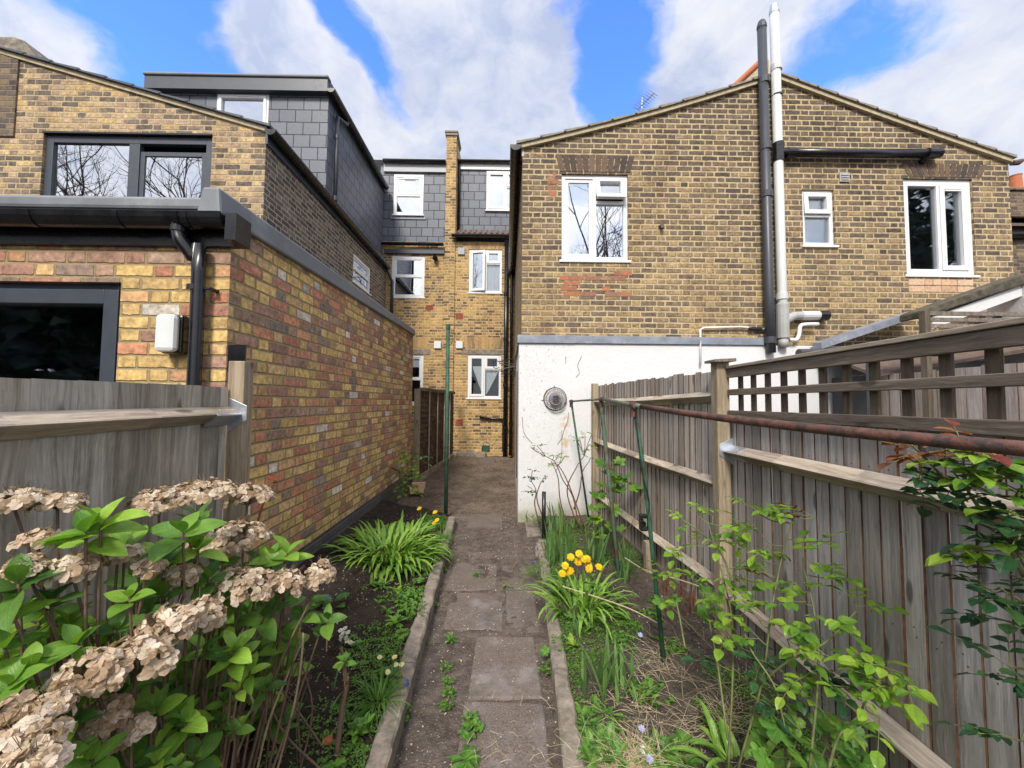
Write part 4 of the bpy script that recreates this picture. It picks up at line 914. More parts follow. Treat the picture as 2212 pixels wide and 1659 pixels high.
# slabs set in the path
mb = MB()
def slab(x0, x1, y0, y1, z, skew=0.):
    n = len(mb.v); j = lambda: rnd(-.012, .012)
    P4 = [(x0+j(), y0+j()), (x1+j(), y0+j()+skew), (x1+j(), y1+j()+skew), (x0+j(), y1+j())]
    t = rnd(-.004, .004)
    mb.hexa([(x, y, -.05) for x, y in P4]+[(x, y, z+t*(k-1.5)) for k, (x, y) in enumerate(P4)])
slab(-.20, .20, .60, 1.52, .006); slab(-.21, .19, 1.535, 2.10, .006); slab(-.20, .195, 2.115, 2.66, .007)
slab(-.42, -.235, 1.2, 1.62, -.002); slab(-.44, -.02, 2.74, 3.28, .002); slab(.0, .24, 2.72, 3.30, .003)
slab(-.50, -.07, 3.31, 3.86, .002); slab(-.05, .27, 3.34, 3.80, .0)
o_ = obj('paving_slabs', mb, M['slab'], bevel=.012); struct(o_)
mb = MB(); q0, q1 = az(1008, 1139, .012), az(1086, 1112, .012)
mb.box((q0.x, q0.y, -.02), (q1.x, q1.y, .014))
for k in range(9):
    for j in range(5):
        mb.box((q0.x+.03+k*(q1.x-q0.x-.05)/9, q0.y+.04+j*(q1.y-q0.y-.06)/5, .0135), (q0.x+.045+k*(q1.x-q0.x-.05)/9, q0.y+.055+j*(q1.y-q0.y-.06)/5, .019))
tag(obj('inspection_cover', mb, M['slab']), 'flat studded inspection cover set in the path before the alley', 'cover')
mb = MB(); q0, q1 = az(1028, 1012, .14), az(1068, 1003, .14); mb.box((q0.x, 9.3, .08), (q1.x, 9.75, .16)); tag(obj('paving_slab', mb, M['slab'], bevel=.01), 'lone brown slab lying in the alley dirt near the end wall', 'slab')
def zbedL(x, y): return .085+max(0, -.65-x)*.20+.014*fbm(x, y, 6)+.006*fbm(x, y, 25, 2)
def zbedR(x, y): return .075+max(0, x-.5)*.04+.014*fbm(x, y, 6)+.006*fbm(x, y, 25, 2)
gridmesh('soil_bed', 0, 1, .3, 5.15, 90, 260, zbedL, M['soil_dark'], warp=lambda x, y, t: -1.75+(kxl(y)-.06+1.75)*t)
gridmesh('soil_bed', 0, 1, .3, 5.2, 90, 260, zbedR, M['soil_grey'], warp=lambda x, y, t: kxr(y)+.05+(1.62-kxr(y)-.05)*t)
def kerb(side, segs):
    mb = MB()
    for y0, y1 in segs:
        n = 36; pts = []
        for k in range(n+1):
            y = y0+.003+(y1-y0-.006)*k/n
            a, b = (kxl(y)-.092, kxl(y)) if side < 0 else (kxr(y), kxr(y)+.085)
            w1, w2 = .007*fbm(side*7+5, y, 6), .007*fbm(side*3+2, y, 7); h1, h2 = .104+.007*fbm(side*3, y, 4), .104+.007*fbm(side*4+1, y, 5)
            e = .010+.006*mnoise.noise(Vector((y*9, side, 0)))
            pts += [(a+w1, y, -.05), (a+w1, y, h1-e), (a+w1+e, y, h1), (b+w2-e, y, h2), (b+w2, y, h2-e), (b+w2, y, -.05)]
        fs = [(k*6+i, (k+1)*6+i, (k+1)*6+i+1, k*6+i+1) for k in range(n) for i in range(5)]
        mb.add(pts, fs+[tuple(range(6)), tuple(range(n*6, n*6+6))[::-1]])
    return struct(obj('kerb', mb, M['concrete']))
kerb(-1, [(.4, 1.32), (1.32, 2.25), (2.25, 3.2), (3.2, 4.12), (4.12, 5.05)])
kerb(1, [(.4, 1.3), (1.3, 2.2), (2.2, 3.0), (3.0, 3.75)])
mb = MB()
for k in range(5):
    c = Vector((kxr(3.8)+.05+rnd(-.02, .03), 3.85+k*.1, .03)); mb.hexa([c+Vector((rnd(-.06, -.04)*sx, rnd(.03, .05)*sy, sz)) for sz in (-.05, .06) for sx, sy in ((1, -1), (-1, -1), (-1, 1), (1, 1))])
tag(obj('rubble_edging', mb, M['concrete'], bevel=.015), 'broken concrete lumps ending the right kerb', 'rubble')
mb = MB(); mb.box((.24, 4.62, -.02), (1.1, 5.16, .022)); struct(obj('concrete_apron', mb, M['concrete'], bevel=.01))

# ------------------------------------------------------------------ timber fences
def boards(mb, X, y0, y1, z0, ztop, pitch, face, wob=.012, flip=False, nails=()):
    # upright feather edge boards along y; face = -1 looks towards -x
    y = y0; k = 0
    while y < y1-.005:
        e = min(y+pitch, y1); zt = (ztop(y) if callable(ztop) else ztop)+rnd(-wob, wob); dy = rnd(-.002, .002); tw = rnd(-.003, .003)
        thick, thin = .010+rnd(-.002, .002), .004
        if flip: thick, thin = thin, thick
        za, zb = z0, zt
        # cross-section, thick edge at the near (small y) side, overlapping the next board
        xs = lambda d: X+face*d
        for _ in (0,):
            mb.mat = 0
            mb.add([(xs(thick), y+.0015, za), (xs(thin)+tw*face, e-.001+dy, za), (xs(thin)+tw*face, e-.001+dy, zb), (xs(thick), y+.0015, zb),
                    (X, y+.0015, za), (X, e-.001+dy, za), (X, e-.001+dy, zb), (X, y+.0015, zb)],
                   [(0, 1, 2, 3) if face > 0 else (3, 2, 1, 0), (4, 7, 6, 5) if face > 0 else (5, 6, 7, 4), (3, 2, 6, 7), (1, 5, 6, 2)])
            mb.mat = 1
            for zn in nails:
                yn = y+pitch*.55+rnd(-.01, .01); xn = xs((thick+thin)/2+.0012); mb.add([(xn, yn-.0025, zn-.0025), (xn, yn+.0025, zn-.0025), (xn, yn+.0025, zn+.0025), (xn, yn-.0025, zn+.0025)], [(0, 1, 2, 3) if face > 0 else (3, 2, 1, 0)])
            mb.add([(xs(thick), y+.0015, za), (X, y+.0015, za), (X, y+.0015, zb), (xs(thick), y+.0015, zb)], [(0, 3, 2, 1)])
        y = e; k += 1
    mb.mat = 0
def arris(mb, X, y0, y1, za, zb, face, h=.075, d=.055):   # triangular rail, its ridge pointing away from the boards
    n = 8
    for k in range(n):
        t0, t1 = k/n, (k+1)/n; ya, yb = y0+(y1-y0)*t0, y0+(y1-y0)*t1
        s = lambda t: za+(zb-za)*t+.008*math.sin(t*4.1+y0)
        pa, pb = s(t0), s(t1)
        A = [(X, ya, pa-h), (X+face*d, ya, pa-h*.45), (X+face*d*.94, ya, pa-h*.38), (X, ya, pa)]
        B = [(X, yb, pb-h), (X+face*d, yb, pb-h*.45), (X+face*d*.94, yb, pb-h*.38), (X, yb, pb)]
        mb.add(A+B, [(0, 1, 5, 4), (1, 2, 6, 5), (2, 3, 7, 6), (3, 0, 4, 7)]+([(3, 2, 1, 0)] if k == 0 else [])+([(4, 5, 6, 7)] if k == n-1 else []))
def bracket(parent, X, y, z, face, sgn, L=.15):
    mb = MB()
    mb.prism([(X, z-.085), (X+face*.062, z-.034), (X+face*.059, z-.026), (X, z+.004)], 'y', y, y+sgn*L)
    mb.prism([(X-.005*face, z-.12), (X+face*.085, z-.06), (X+face*.085, z+.01), (X-.005*face, z+.05)], 'y', y-.0015, y+.0015)
    for k in range(3): mb.tube([(X+face*.035, y+sgn*(.03+.04*k), z-.008), (X+face*.037, y+sgn*(.03+.04*k), z-.0135)], .003, 6)
    return obj('rail_bracket', mb, M['galv'], parent, bevel=.001)
# left fence
XFL = -1.385
fl = thing('garden_fence', 'grey green closeboard fence behind the hydrangea, in front of the brick extension', 'fence', (XFL, 1.2, 0))
mb = MB(); boards(mb, XFL, -1.6, 1.94, .12, lambda y: 1.608+.008*(y-1), .125, 1, .002, True); obj('board_panel', mb, [M['wood_dull'], M['wood_edge']], fl)
mb = MB(); arris(mb, XFL+.015, -1.6, 1.955, 1.475, 1.515, 1, .078, .06); obj('rail', mb, M['wood_rail'], fl)
mb = MB(); arris(mb, XFL+.015, -1.6, 1.955, .45, .45, 1, .078, .06); obj('rail', mb, M['wood_rail'], fl)
pt = ay(520, 780, 1.96)
mb = MB(); mb.box((-1.385, 1.955, 0), (-1.305, 2.03, pt.z)); obj('post', mb, M['wood_post'], fl, bevel=.004)
bracket(fl, XFL+.016, 1.953, 1.513, 1, -1, .16)
mb = MB(); mb.box((-1.45, 2.04, 1.70), (-1.36, 2.048, ay(515, 745, 2.04).z)); obj('damp_membrane', mb, M['black_plastic'], fl)
# right fence
XFR = 1.43
fr = thing('garden_fence', 'long weathered grey closeboard fence along the right side of the garden', 'fence', (XFR, 2.5, 0))
TB = Matrix.Translation((1.40, 2.53, 0)) @ Matrix.Rotation(R_(5.6), 4, 'Z') @ Matrix.Translation((-1.40, -2.53, 0))
mb = MB(TB); boards(mb, XFR-.02, 2.54, 5.02, .10, lambda y: 1.775+.0*(y), .077, -1, .010); obj('board_panel', mb, [M['wood_grey'], M['wood_edge']], fr)
mb = MB(); boards(mb, XFR, -1.2, 2.50, .06, 1.50, .077, -1, .003, nails=(.75, .78, 1.31, .36)); obj('board_panel', mb, [M['wood_grey'], M['wood_edge']], fr)
xr = XFR-.035
for y0, y1, za, zb in ((2.525, 4.98, 1.635, 1.60), (2.525, 4.98, 1.065, 1.10), (2.525, 4.98, .42, .44)):
    mb = MB(TB); arris(mb, xr, y0, y1, za, zb, -1, .08, .06); obj('rail', mb, M['wood_rail'], fr)
for za, zb in ((1.275, 1.29), (.40, .40)):
    mb = MB(); arris(mb, XFR-.013, -1.2, 2.455, za, zb, -1, .085, .065); obj('rail', mb, M['wood_rail'], fr)
mb = MB(); mb.box((1.325, 2.455, -.1), (1.405, 2.53, ay(1566, 782, 2.46).z)); obj('post', mb, M['wood_post'], fr, bevel=.004)
zc = ay(1566, 782, 2.46).z
mb = MB(); mb.hexa([(1.29, 2.41, zc-.004), (1.425, 2.41, zc), (1.425, 2.54, zc), (1.29, 2.54, zc-.004), (1.29, 2.41, zc+.012), (1.425, 2.41, zc+.02), (1.425, 2.54, zc+.02), (1.29, 2.54, zc+.012)]); obj('post_cap', mb, M['wood_rail_dark'], fr)
mb = MB(TB); mb.box((1.33, 4.985, -.05), (1.405, 5.06, 1.80)); obj('post', mb, M['wood_post'], fr, bevel=.004)
bracket(fr, XFR-.014, 2.452, 1.29, -1, -1, .15)
mb = MB(TB); mb.box((1.39, 2.54, .0), (1.412, 4.98, .16)); obj('gravel_board', mb, M['wood_rail_dark'], fr, bevel=.003)
mb = MB(); c = az(1392, 1205, .1); mb.box((1.20, 3.40, .05), (1.262, 3.47, .36)); obj('repair_stake', mb, M['wood_post'], fr, bevel=.004)
# trellis
tr = thing('trellis', 'dark square timber trellis topping the near right fence', 'trellis', (XFR, 1.5, 1.5))
mb = MB(); mb.box((XFR-.045, -1.2, 1.715), (XFR-.02, 2.45, 1.77)); obj('top_rail', mb, M['wood_rail_dark'], tr, bevel=.003)
mb = MB(); mb.box((XFR-.055, -1.2, 1.772), (XFR+.02, 2.45, 1.79)); obj('capping', mb, M['wood_rail'], tr, bevel=.003)
mb = MB(); mb.box((XFR-.043, -1.2, 1.605), (XFR-.02, 2.45, 1.643)); obj('middle_rail', mb, M['wood_rail_dark'], tr, bevel=.003)
mb = MB(); mb.box((XFR-.045, -1.2, 1.466), (XFR-.02, 2.45, 1.512)); obj('bottom_rail', mb, M['wood_rail_dark'], tr, bevel=.003)
k = 0; y = 2.36
while y > .3:
    mb = MB(); mb.box((XFR-.018, y-.018, 1.47), (XFR-.004, y+.018, 1.771)); obj('lath', mb, M['wood_lath'], tr, bevel=.002); y -= .124
# neighbour's fence seen through the trellis
fn = thing('garden_fence', 'pale neighbour fence seen through the square trellis openings', 'fence', (4.35, 4, 0))
mb = MB(); boards(mb, 4.35, 1.4, 5.1, 0, lambda y: 1.915-.0*y, .125, -1, .012); obj('board_panel', mb, [M['wood_far'], M['wood_edge']], fn)
# brick-backed neighbour wall strip behind
# lap fence in the alley
fp = thing('lap_fence', 'brown overlap fence panel standing in the alley beside the brick extension', 'fence', (-1.4, 8, 0))
mb = MB(); ya, yb, xa, xb_ = 7.05, 9.9, -1.58, -1.36; zt = ay(935, 838, 7.3).z; nL = 16
for k in range(nL):
    z0 = .22+(zt-.28)*k/nL; z1 = .22+(zt-.28)*(k+1)/nL; m_ = 24
    for j in range(m_):
        t0, t1 = j/m_, (j+1)/m_; x0, x1 = xa+(xb_-xa)*t0, xa+(xb_-xa)*t1; w0, w1 = .012*mnoise.noise(Vector((t0*14, k*3.3, 0))), .012*mnoise.noise(Vector((t1*14, k*3.3, 0)))
        mb.add([(x0+.022, ya+(yb-ya)*t0, z0-.01+w0), (x1+.022, ya+(yb-ya)*t1, z0-.01+w1), (x1, ya+(yb-ya)*t1, z1+.01), (x0, ya+(yb-ya)*t0, z1+.01)], [(0, 1, 2, 3)])
obj('lap_panel', mb, M['wood_lap'], fp)
for t in (.2, .42, .63, .82):
    x, y = xa+(xb_-xa)*t+.028, ya+(yb-ya)*t; mb = MB(); mb.box((x, y-.02, .2), (x+.02, y+.02, zt-.05)); obj('batten', mb, M['wood_rail'], fp)
mb = MB(); mb.hexa([(xa-.01, ya, zt-.06), (xa+.05, ya, zt-.06), (xb_+.05, yb, zt-.06), (xb_-.01, yb, zt-.06), (xa-.01, ya, zt), (xa+.05, ya, zt), (xb_+.05, yb, zt), (xb_-.01, yb, zt)]); obj('capping', mb, M['wood_rail_dark'], fp)
mb = MB(); mb.hexa([(xa, ya, .05), (xa+.03, ya, .05), (xb_+.03, yb, .1), (xb_, yb, .1), (xa, ya, .24), (xa+.03, ya, .24), (xb_+.03, yb, .26), (xb_, yb, .26)]); obj('gravel_board', mb, M['wood_dull'], fp)
q = ay(902, 840, 6.95); mb = MB(); mb.box((q.x-.05, 6.92, .1), (q.x+.045, 7.02, q.z)); obj('post', mb, M['wood_post'], fp, bevel=.004)

# ------------------------------------------------------------------ clothes posts
gp = thing('clothes_post', 'tall slim chipped green metal clothes post beside the path', 'post', az(963, 1118, .0))
b, t = az(963, 1118, .0), ay(968, 702, 5.35)
mb = MB(); mb.tube([b-Vector((0, 0, .1)), t], .026, 12); obj('pole', mb, M['green_paint'], gp, smooth=True)
mb = MB(); mb.tube([t-Vector((0, 0, .06)), t+Vector((0, 0, .01)), t+Vector((0, 0, .012))], [.031, .031, .01], 12); mb.tube([t+Vector((.02, -.01, -.2)), t+Vector((.06, -.01, -.19)), t+Vector((.055, -.01, -.26)), t+Vector((.02, -.01, -.27))], .008, 6); mb.tube([t+Vector((.025, -.01, -.05)), t+Vector((.07, -.02, -.14)), t+Vector((.055, -.01, -.26))], .003, 5); obj('cleat', mb, M['green_paint'], gp)
cf = thing('clothes_rack', 'rusty horizontal clothes bar carried on worn green metal legs', 'clothes frame', (.95, 2.4, 0))
def bar_pt(px, py, Y): return ay(px, py, Y)
A0, B0, C0 = bar_pt(1234, 867, 4.6), bar_pt(1299, 862, 3.45), bar_pt(1369, 876, 2.40)
E0 = ay(2300, 978, .70)
mb = MB(); mb.tube([A0, B0], [.010, .011], 10); obj('bar', mb, M['green_pale'], cf, smooth=True)
D0 = C0.lerp(E0, .06)
mb = MB(); mb.tube([B0, C0, D0], .0145, 12); obj('bar', mb, M['green_pale'], cf, smooth=True)
mb = MB(); ps = [D0.lerp(E0, k/8)-Vector((0, 0, .012*math.sin(math.pi*k/8))) for k in range(9)]; ps.append(ps[-1]+(ps[-1]-ps[-2])*3); mb.tube(ps, .0155, 14); rb = obj('bar', mb, M['rust'], cf, smooth=True); rb['label'] = 'rusty end of the bar nearest the camera'
mb = MB(); mb.tube([A0-Vector((0, 0, .0)), az(1275, 1135, .05)-Vector((0, 0, .05))], .012, 10); obj('leg', mb, M['green_paint'], cf, smooth=True)
mb = MB(); mb.tube([B0+Vector((0, 0, .04)), B0-Vector((0, 0, .05)), ay(1312, 1000, 3.46), az(1339, 1256, .08)-Vector((0, 0, .05))], [.018, .018, .017, .017], 10); obj('leg', mb, M['green_pale'], cf, smooth=True)
mb = MB(); C1 = az(1437, 1436, .08); mb.tube([C0, ay(1390, 1010, 2.405), ay(1403, 1130, 2.41), C1-Vector((0, 0, .06))], .0125, 10); obj('leg', mb, M['green_paint'], cf, smooth=True)
for q in (B0, C0, A0):
    mb = MB(); mb.tube([q-Vector((0, .04, 0)), q+Vector((0, .04, 0))], .021, 10); mb.tube([q-Vector((0, 0, .07)), q], .02, 10); obj('joint', mb, M['rust'], cf)
mb = MB(); mb.tube(curve([ay(1372, 890, 2.38), ay(1380, 960, 2.38), ay(1384, 1010, 2.38), ay(1402, 1080, 2.38), ay(1400, 1110, 2.38)]), .003, 5, False); obj('wire', mb, M['cable'], cf); mb = MB(); mb.tube(curve([ay(1296, 880, 3.42), ay(1291, 940, 3.42), ay(1294, 965, 3.42), ay(1300, 900, 3.42)]), .002, 4, False); obj('wire', mb, M['cable'], cf)
sl = thing('solar_lamp', 'small black box lamp tied to a leg of the clothes frame', 'lamp', ay(1389, 1130, 2.36))
a = ay(1389, 1128, 2.37); mb = MB(); mb.box((a.x-.02, a.y-.025, a.z-.047), (a.x+.022, a.y+.02, a.z+.047)); obj('case', mb, M['black_plastic'], sl, bevel=.005)
mb = MB(); mb.box((a.x-.014, a.y-.028, a.z-.035), (a.x+.014, a.y-.0255, a.z+.03)); obj('solar_panel', mb, M['glass_bright'], sl)
mb = MB(); q = ay(1175, 1062, 4.3); mb.tube([q, (q.x, 4.3, 0)], .022, 10); st = obj('garden_stake', mb, M['black_plastic'], smooth=True, loc=(q.x, 4.3, 0)); tag(st, 'short black stake standing by the white painted wall', 'stake')
# loose bricks
def brick_piece(px, py, zz, size, rot, label, mat='terracotta', nm='brick_piece'):
    c = az(px, py, zz); mb = MB(); sx, sy, sz = size; Rm = Matrix.Rotation(rot, 4, 'Z')
    pts = [c+Rm @ Vector((a*sx*rnd(.8, 1), b*sy*rnd(.8, 1), e)) for e in (-.02, sz) for a, b in ((-1, -1), (1, -1), (1, 1), (-1, 1))]
    mb.hexa(pts); return tag(obj(nm, mb, M[mat], bevel=.004, loc=c), label, 'brick')
brick_piece(707, 1606, .10, (.022, .02, .02), .4, 'orange brick fragment lying on dark soil at the bottom of the left bed')
brick_piece(727, 1432, .10, (.02, .03, .028), 1.2, 'orange brick fragment beside the white primroses')
brick_piece(868, 1227, .12, (.03, .02, .03), .2, 'orange brick fragment just below the large strap leaf clump')
brick_piece(899, 1062, .14, (.12, .06, .075), .5, 'pinkish loose brick lying by the alley shrub', 'brick_pink', 'loose_brick')
brick_piece(905, 1052, .20, (.11, .055, .07), .2, 'pinkish loose brick resting on another by the lap fence', 'brick_pink', 'loose_brick')

# ------------------------------------------------------------------ plant helpers
def p_ov(t): return max(0., math.sin(math.pi*min(1, t)**.80))**.85
def p_ob(t): return max(0., math.sin(math.pi*min(1, t)**1.1))**.75
def p_st(t): return min(1., t*8+.35)*max(0., 1-t**3.2)**.8
def p_pet(t): return max(.0, math.sin(math.pi*min(1, .1+t*.82)**1.15))**.6
def unit(v): v = Vector(v); return v.normalized() if v.length > 1e-9 else Vector((0, 0, 1))
def leaf(mb, base, d, n, L, W, prof=p_ov, fold=.3, droop=.25, rows=5, mat=0, wave=0.):
    base, d, n = Vector(base), unit(d), unit(n)
    s = d.cross(n)
    if s.length < 1e-3: s = d.orthogonal()
    s.normalize(); n = s.cross(d).normalized()
    pts = []; uv = []; c = base.copy(); cur = d.copy(); ph = rnd(0, 6)
    for i in range(rows+1):
        t = i/rows; w_ = prof(t)*W/2
        nn = s.cross(cur).normalized(); h = fold*w_
        z = nn*(wave*W*math.sin(t*9+ph))
        pts += [c-s*w_+nn*h+z, c, c+s*w_+nn*h-z]; uv += [(t, 0.), (t, .5), (t, 1.)]
        cur = (cur-n*(droop*2*L/rows/L)).normalized() if droop else cur
        c = c+cur*(L/rows)
    mb.mat = mat
    fs = []
    for i in range(rows):
        a = i*3; fs += [(a, a+1, a+4, a+3), (a+1, a+2, a+5, a+4)]
    mb.add(pts, fs, uv); mb.mat = 0
def arc_leaf(mb, base, azim, elev, L, W, bend, rows=7, mat=0, prof=p_st, fold=.35):
    # strap leaf that starts at elev and bends over towards the ground
    h = Vector((math.cos(azim), math.sin(azim), 0)); s = Vector((-h.y, h.x, 0)); c = Vector(base); pts = []; uv = []
    e = elev; tw = rnd(-.25, .25)
    for i in range(rows+1):
        t = i/rows; w_ = prof(t)*W/2; cur = h*math.cos(e)+Vector((0, 0, math.sin(e))); nn = s.cross(cur).normalized()*-1
        ss_ = (s*math.cos(tw*t)+nn*math.sin(tw*t))
        pts += [c-ss_*w_+nn*fold*w_, c.copy(), c+ss_*w_+nn*fold*w_]; uv += [(t, 0.), (t, .5), (t, 1.)]
        c = c+cur*(L/rows); e -= bend/rows*(.5+t)
    mb.mat = mat; fs = []
    for i in range(rows):
        a = i*3; fs += [(a, a+1, a+4, a+3), (a+1, a+2, a+5, a+4)]
    mb.add(pts, fs, uv); mb.mat = 0
def rvec(zmin=-1., zmax=1.):
    z = rnd(zmin, zmax); a = rnd(0, 6.283); r = math.sqrt(max(0, 1-z*z)); return Vector((r*math.cos(a), r*math.sin(a), z))
def compound(mb, st, base, d, size, mat=0, pairs=2):
    d = unit(d); n = unit(Vector((0, 0, 1))+rvec()*.45); s = d.cross(n).normalized(); L = size*2.2
    end = Vector(base)+d*L-Vector((0, 0, .15*L)); st.tube([base, Vector(base)+d*L*.5, end], [.0016, .0013, .001], 4, False)
    leaf(mb, end, d-Vector((0, 0, .2)), n+rvec()*.2, size*1.15, size*.72, droop=.22, rows=4, mat=mat, wave=.03)
    for k in range(pairs):
        p = Vector(base)+d*L*(.42+.5*k/pairs)-Vector((0, 0, .05*L))
        for sg in (-1, 1):
            leaf(mb, p, s*sg+d*.45+rvec()*.15, n+rvec()*.25, size*rnd(.8, 1.), size*rnd(.5, .64), droop=.2, rows=4, mat=mat, wave=.03)
def lobed(mb, base, d, n, size, mat=0):
    d, n = unit(d), unit(n); s = d.cross(n).normalized(); n = s.cross(d).normalized(); m = 30
    c = Vector(base)+d*size*.42; pts = [c]; uv = [(.5, .5)]
    for k in range(m+1):
        a = -math.pi+2*math.pi*k/m; lob = abs(math.cos(a*2.5)) if abs(a) < 2.6 else .2
        r = size*(.33+.27*lob*(.75+.25*math.cos(a)))*(1+.06*(k % 2))
        pts.append(c+d*math.cos(a)*r+s*math.sin(a)*r+n*(-.25*r*r/size+.04*size*math.cos(a*5))); uv.append((.5+.5*math.cos(a*5)*.2+.5*r/size, .5+.45*math.sin(a)))
    mb.mat = mat; mb.add(pts, [(0, k, k+1) for k in range(1, m+1)], uv); mb.mat = 0
def flower(mb, c, n, r, petals, W, layers=1, mat=0, cup=.3, rows=3):
    n = unit(n); u = n.orthogonal().normalized(); v = n.cross(u); a0 = rnd(0, 6)
    for l in range(layers):
        for k in range(petals):
            a = a0+l*.4+6.283*k/petals+rnd(-.1, .1); dd = u*math.cos(a)+v*math.sin(a)
            leaf(mb, c+n*.001*l, dd+n*(cup+.3*l), n, r*(1-.2*l)*rnd(.9, 1.1), W, p_pet, .15, .1, rows, mat)

# ------------------------------------------------------------------ hydrangea
hy = thing('hydrangea', 'large hydrangea bush with dry tan flower heads and fresh green leaves', 'bush', (-.98, 1.15, .1))
lv = MB(); stm = MB()
def hyd_floret(mb, c, n, sz):
    n = unit(n); u = n.orthogonal().normalized(); v = n.cross(u); a0 = rnd(0, 6)
    for k in range(4):
        a = a0+1.571*k+rnd(-.15, .15); dd = u*math.cos(a)+v*math.sin(a)
        leaf(mb, c, dd+n*rnd(-.05, .35), n+rvec()*.15, sz*rnd(.85, 1.15), sz*rnd(.95, 1.15), p_pet, rnd(.1, .45), rnd(.15, .6), 3, 0, .05)
def hyd_head(px, py, rx, ry, Y, stem=True):
    rx *= .86; ry *= .80; c = ay(px, py, Y); R = rx/F*Y; Rz = max(ry/F*Y, R*.38); mb = MB(); tw = MB()
    n = int(22+30*(R/.08)**1.4)
    up = unit(Vector((0, -.25, 1))+rvec()*.25)
    for k in range(n):
        v = rvec(-.25, 1.); r_ = rnd(.72, 1.03)
        p = c+Vector((v.x*R*r_, v.y*R*.85*r_, v.z*Rz*r_-Rz*.15))
        hyd_floret(mb, p, v*1.0+up*.4+rvec()*.45, rnd(.015, .025))
        if k % 3 == 0: tw.tube([c-Vector((0, 0, Rz*.8)), c.lerp(p, .55)-Vector((0, 0, Rz*.15)), p], [.0016, .0011, .0007], 3, False)
    for k in range(int(n*.5)):      # bare flower stalks poking out of the top
        v = rvec(.3, 1.); p = c+Vector((v.x*R, v.y*R*.85, v.z*Rz)); q = p+v*rnd(.008, .026)+rvec()*.006
        tw.tube([c.lerp(p, .6), p, q], [.0008, .0007, .0005], 3, False)
    h = obj('flower_head', mb, M['dry_petal'], hy); obj('flower_stalks', tw, M['twig'], h)
    b = Vector((-.98+rnd(-.14, .14), 1.15+rnd(-.15, .2), .12)).lerp(Vector((c.x, c.y, .12)), .45)
    stm.tube(curve([b, b.lerp(c, .5)+rvec()*.04+Vector((0, 0, .05)), c-Vector((0, 0, Rz*.6))]), [.006-.0028*k/8 for k in range(9)], 6, False)
for a in ((30, 1078, 75, 30, 1.05), (125, 1085, 55, 24, 1.1), (83, 1166, 42, 26, 1.0), (60, 1222, 38, 28, .95), (158, 1224, 55, 42, 1.0), (255, 1196, 45, 28, 1.1), (318, 1224, 26, 20, 1.1),
          (395, 1240, 36, 32, 1.25), (345, 1082, 68, 40, 1.4), (440, 1062, 72, 36, 1.5), (535, 1070, 55, 34, 1.6), (497, 1160, 92, 44, 1.5), (524, 1262, 80, 48, 1.35), (610, 1262, 55, 40, 1.42), (690, 1240, 34, 40, 1.5),
          (205, 1455, 80, 62, .92), (300, 1420, 80, 60, .98), (365, 1345, 62, 46, 1.05), (435, 1330, 48, 48, 1.15),
          (225, 1545, 50, 45, .95), (285, 1575, 32, 24, .98), (228, 1603, 28, 20, .95), (40, 1600, 85, 50, .76), (100, 1530, 48, 34, .82), (70, 1650, 60, 40, .72), (20, 1540, 40, 30, .8)):
    hyd_head(*a)
def rosette(px, py, size, Y, k=6, mat=0, look=.5, stem=True):
    c = ay(px, py, Y); s = size*.76/F*Y
    b = Vector((-.98+rnd(-.14, .14), 1.15+rnd(-.15, .2), .12)).lerp(Vector((c.x, c.y, .12)), .5)
    if stem: stm.tube(curve([b, b.lerp(c, .55)+rvec()*.03, c]), [.0055-.0025*i/8 for i in range(9)], 6, False)
    else: stm.tube(curve([c-Vector((rnd(-.02, .02), rnd(-.02, .02), .12)), c-Vector((0, 0, .05)), c]), [.003]*9, 5, False)
    a0 = rnd(0, 6.28)
    for i in range(k):
        lvl = i//2; a = a0+lvl*1.571+(i % 2)*math.pi+rnd(-.3, .3); el = (1.15, .55, .15, -.15)[min(lvl, 3)]+rnd(-.2, .2)
        d = Vector((math.cos(a)*math.cos(el), math.sin(a)*math.cos(el), math.sin(el)))
        nn = Vector((0, -look, 1))-d*.2+rvec()*.3
        if el > .9: nn = Vector((-math.cos(a), -math.sin(a)-.3, .35))
        L = s*(.75, 1.0, 1.05, .9)[min(lvl, 3)]*rnd(.85, 1.15)
        leaf(lv, c-Vector((0, 0, lvl*s*.12)), d, nn, L, L*rnd(.46, .6), p_ov, rnd(.15, .45), rnd(.15, .5), 7, mat, .025)
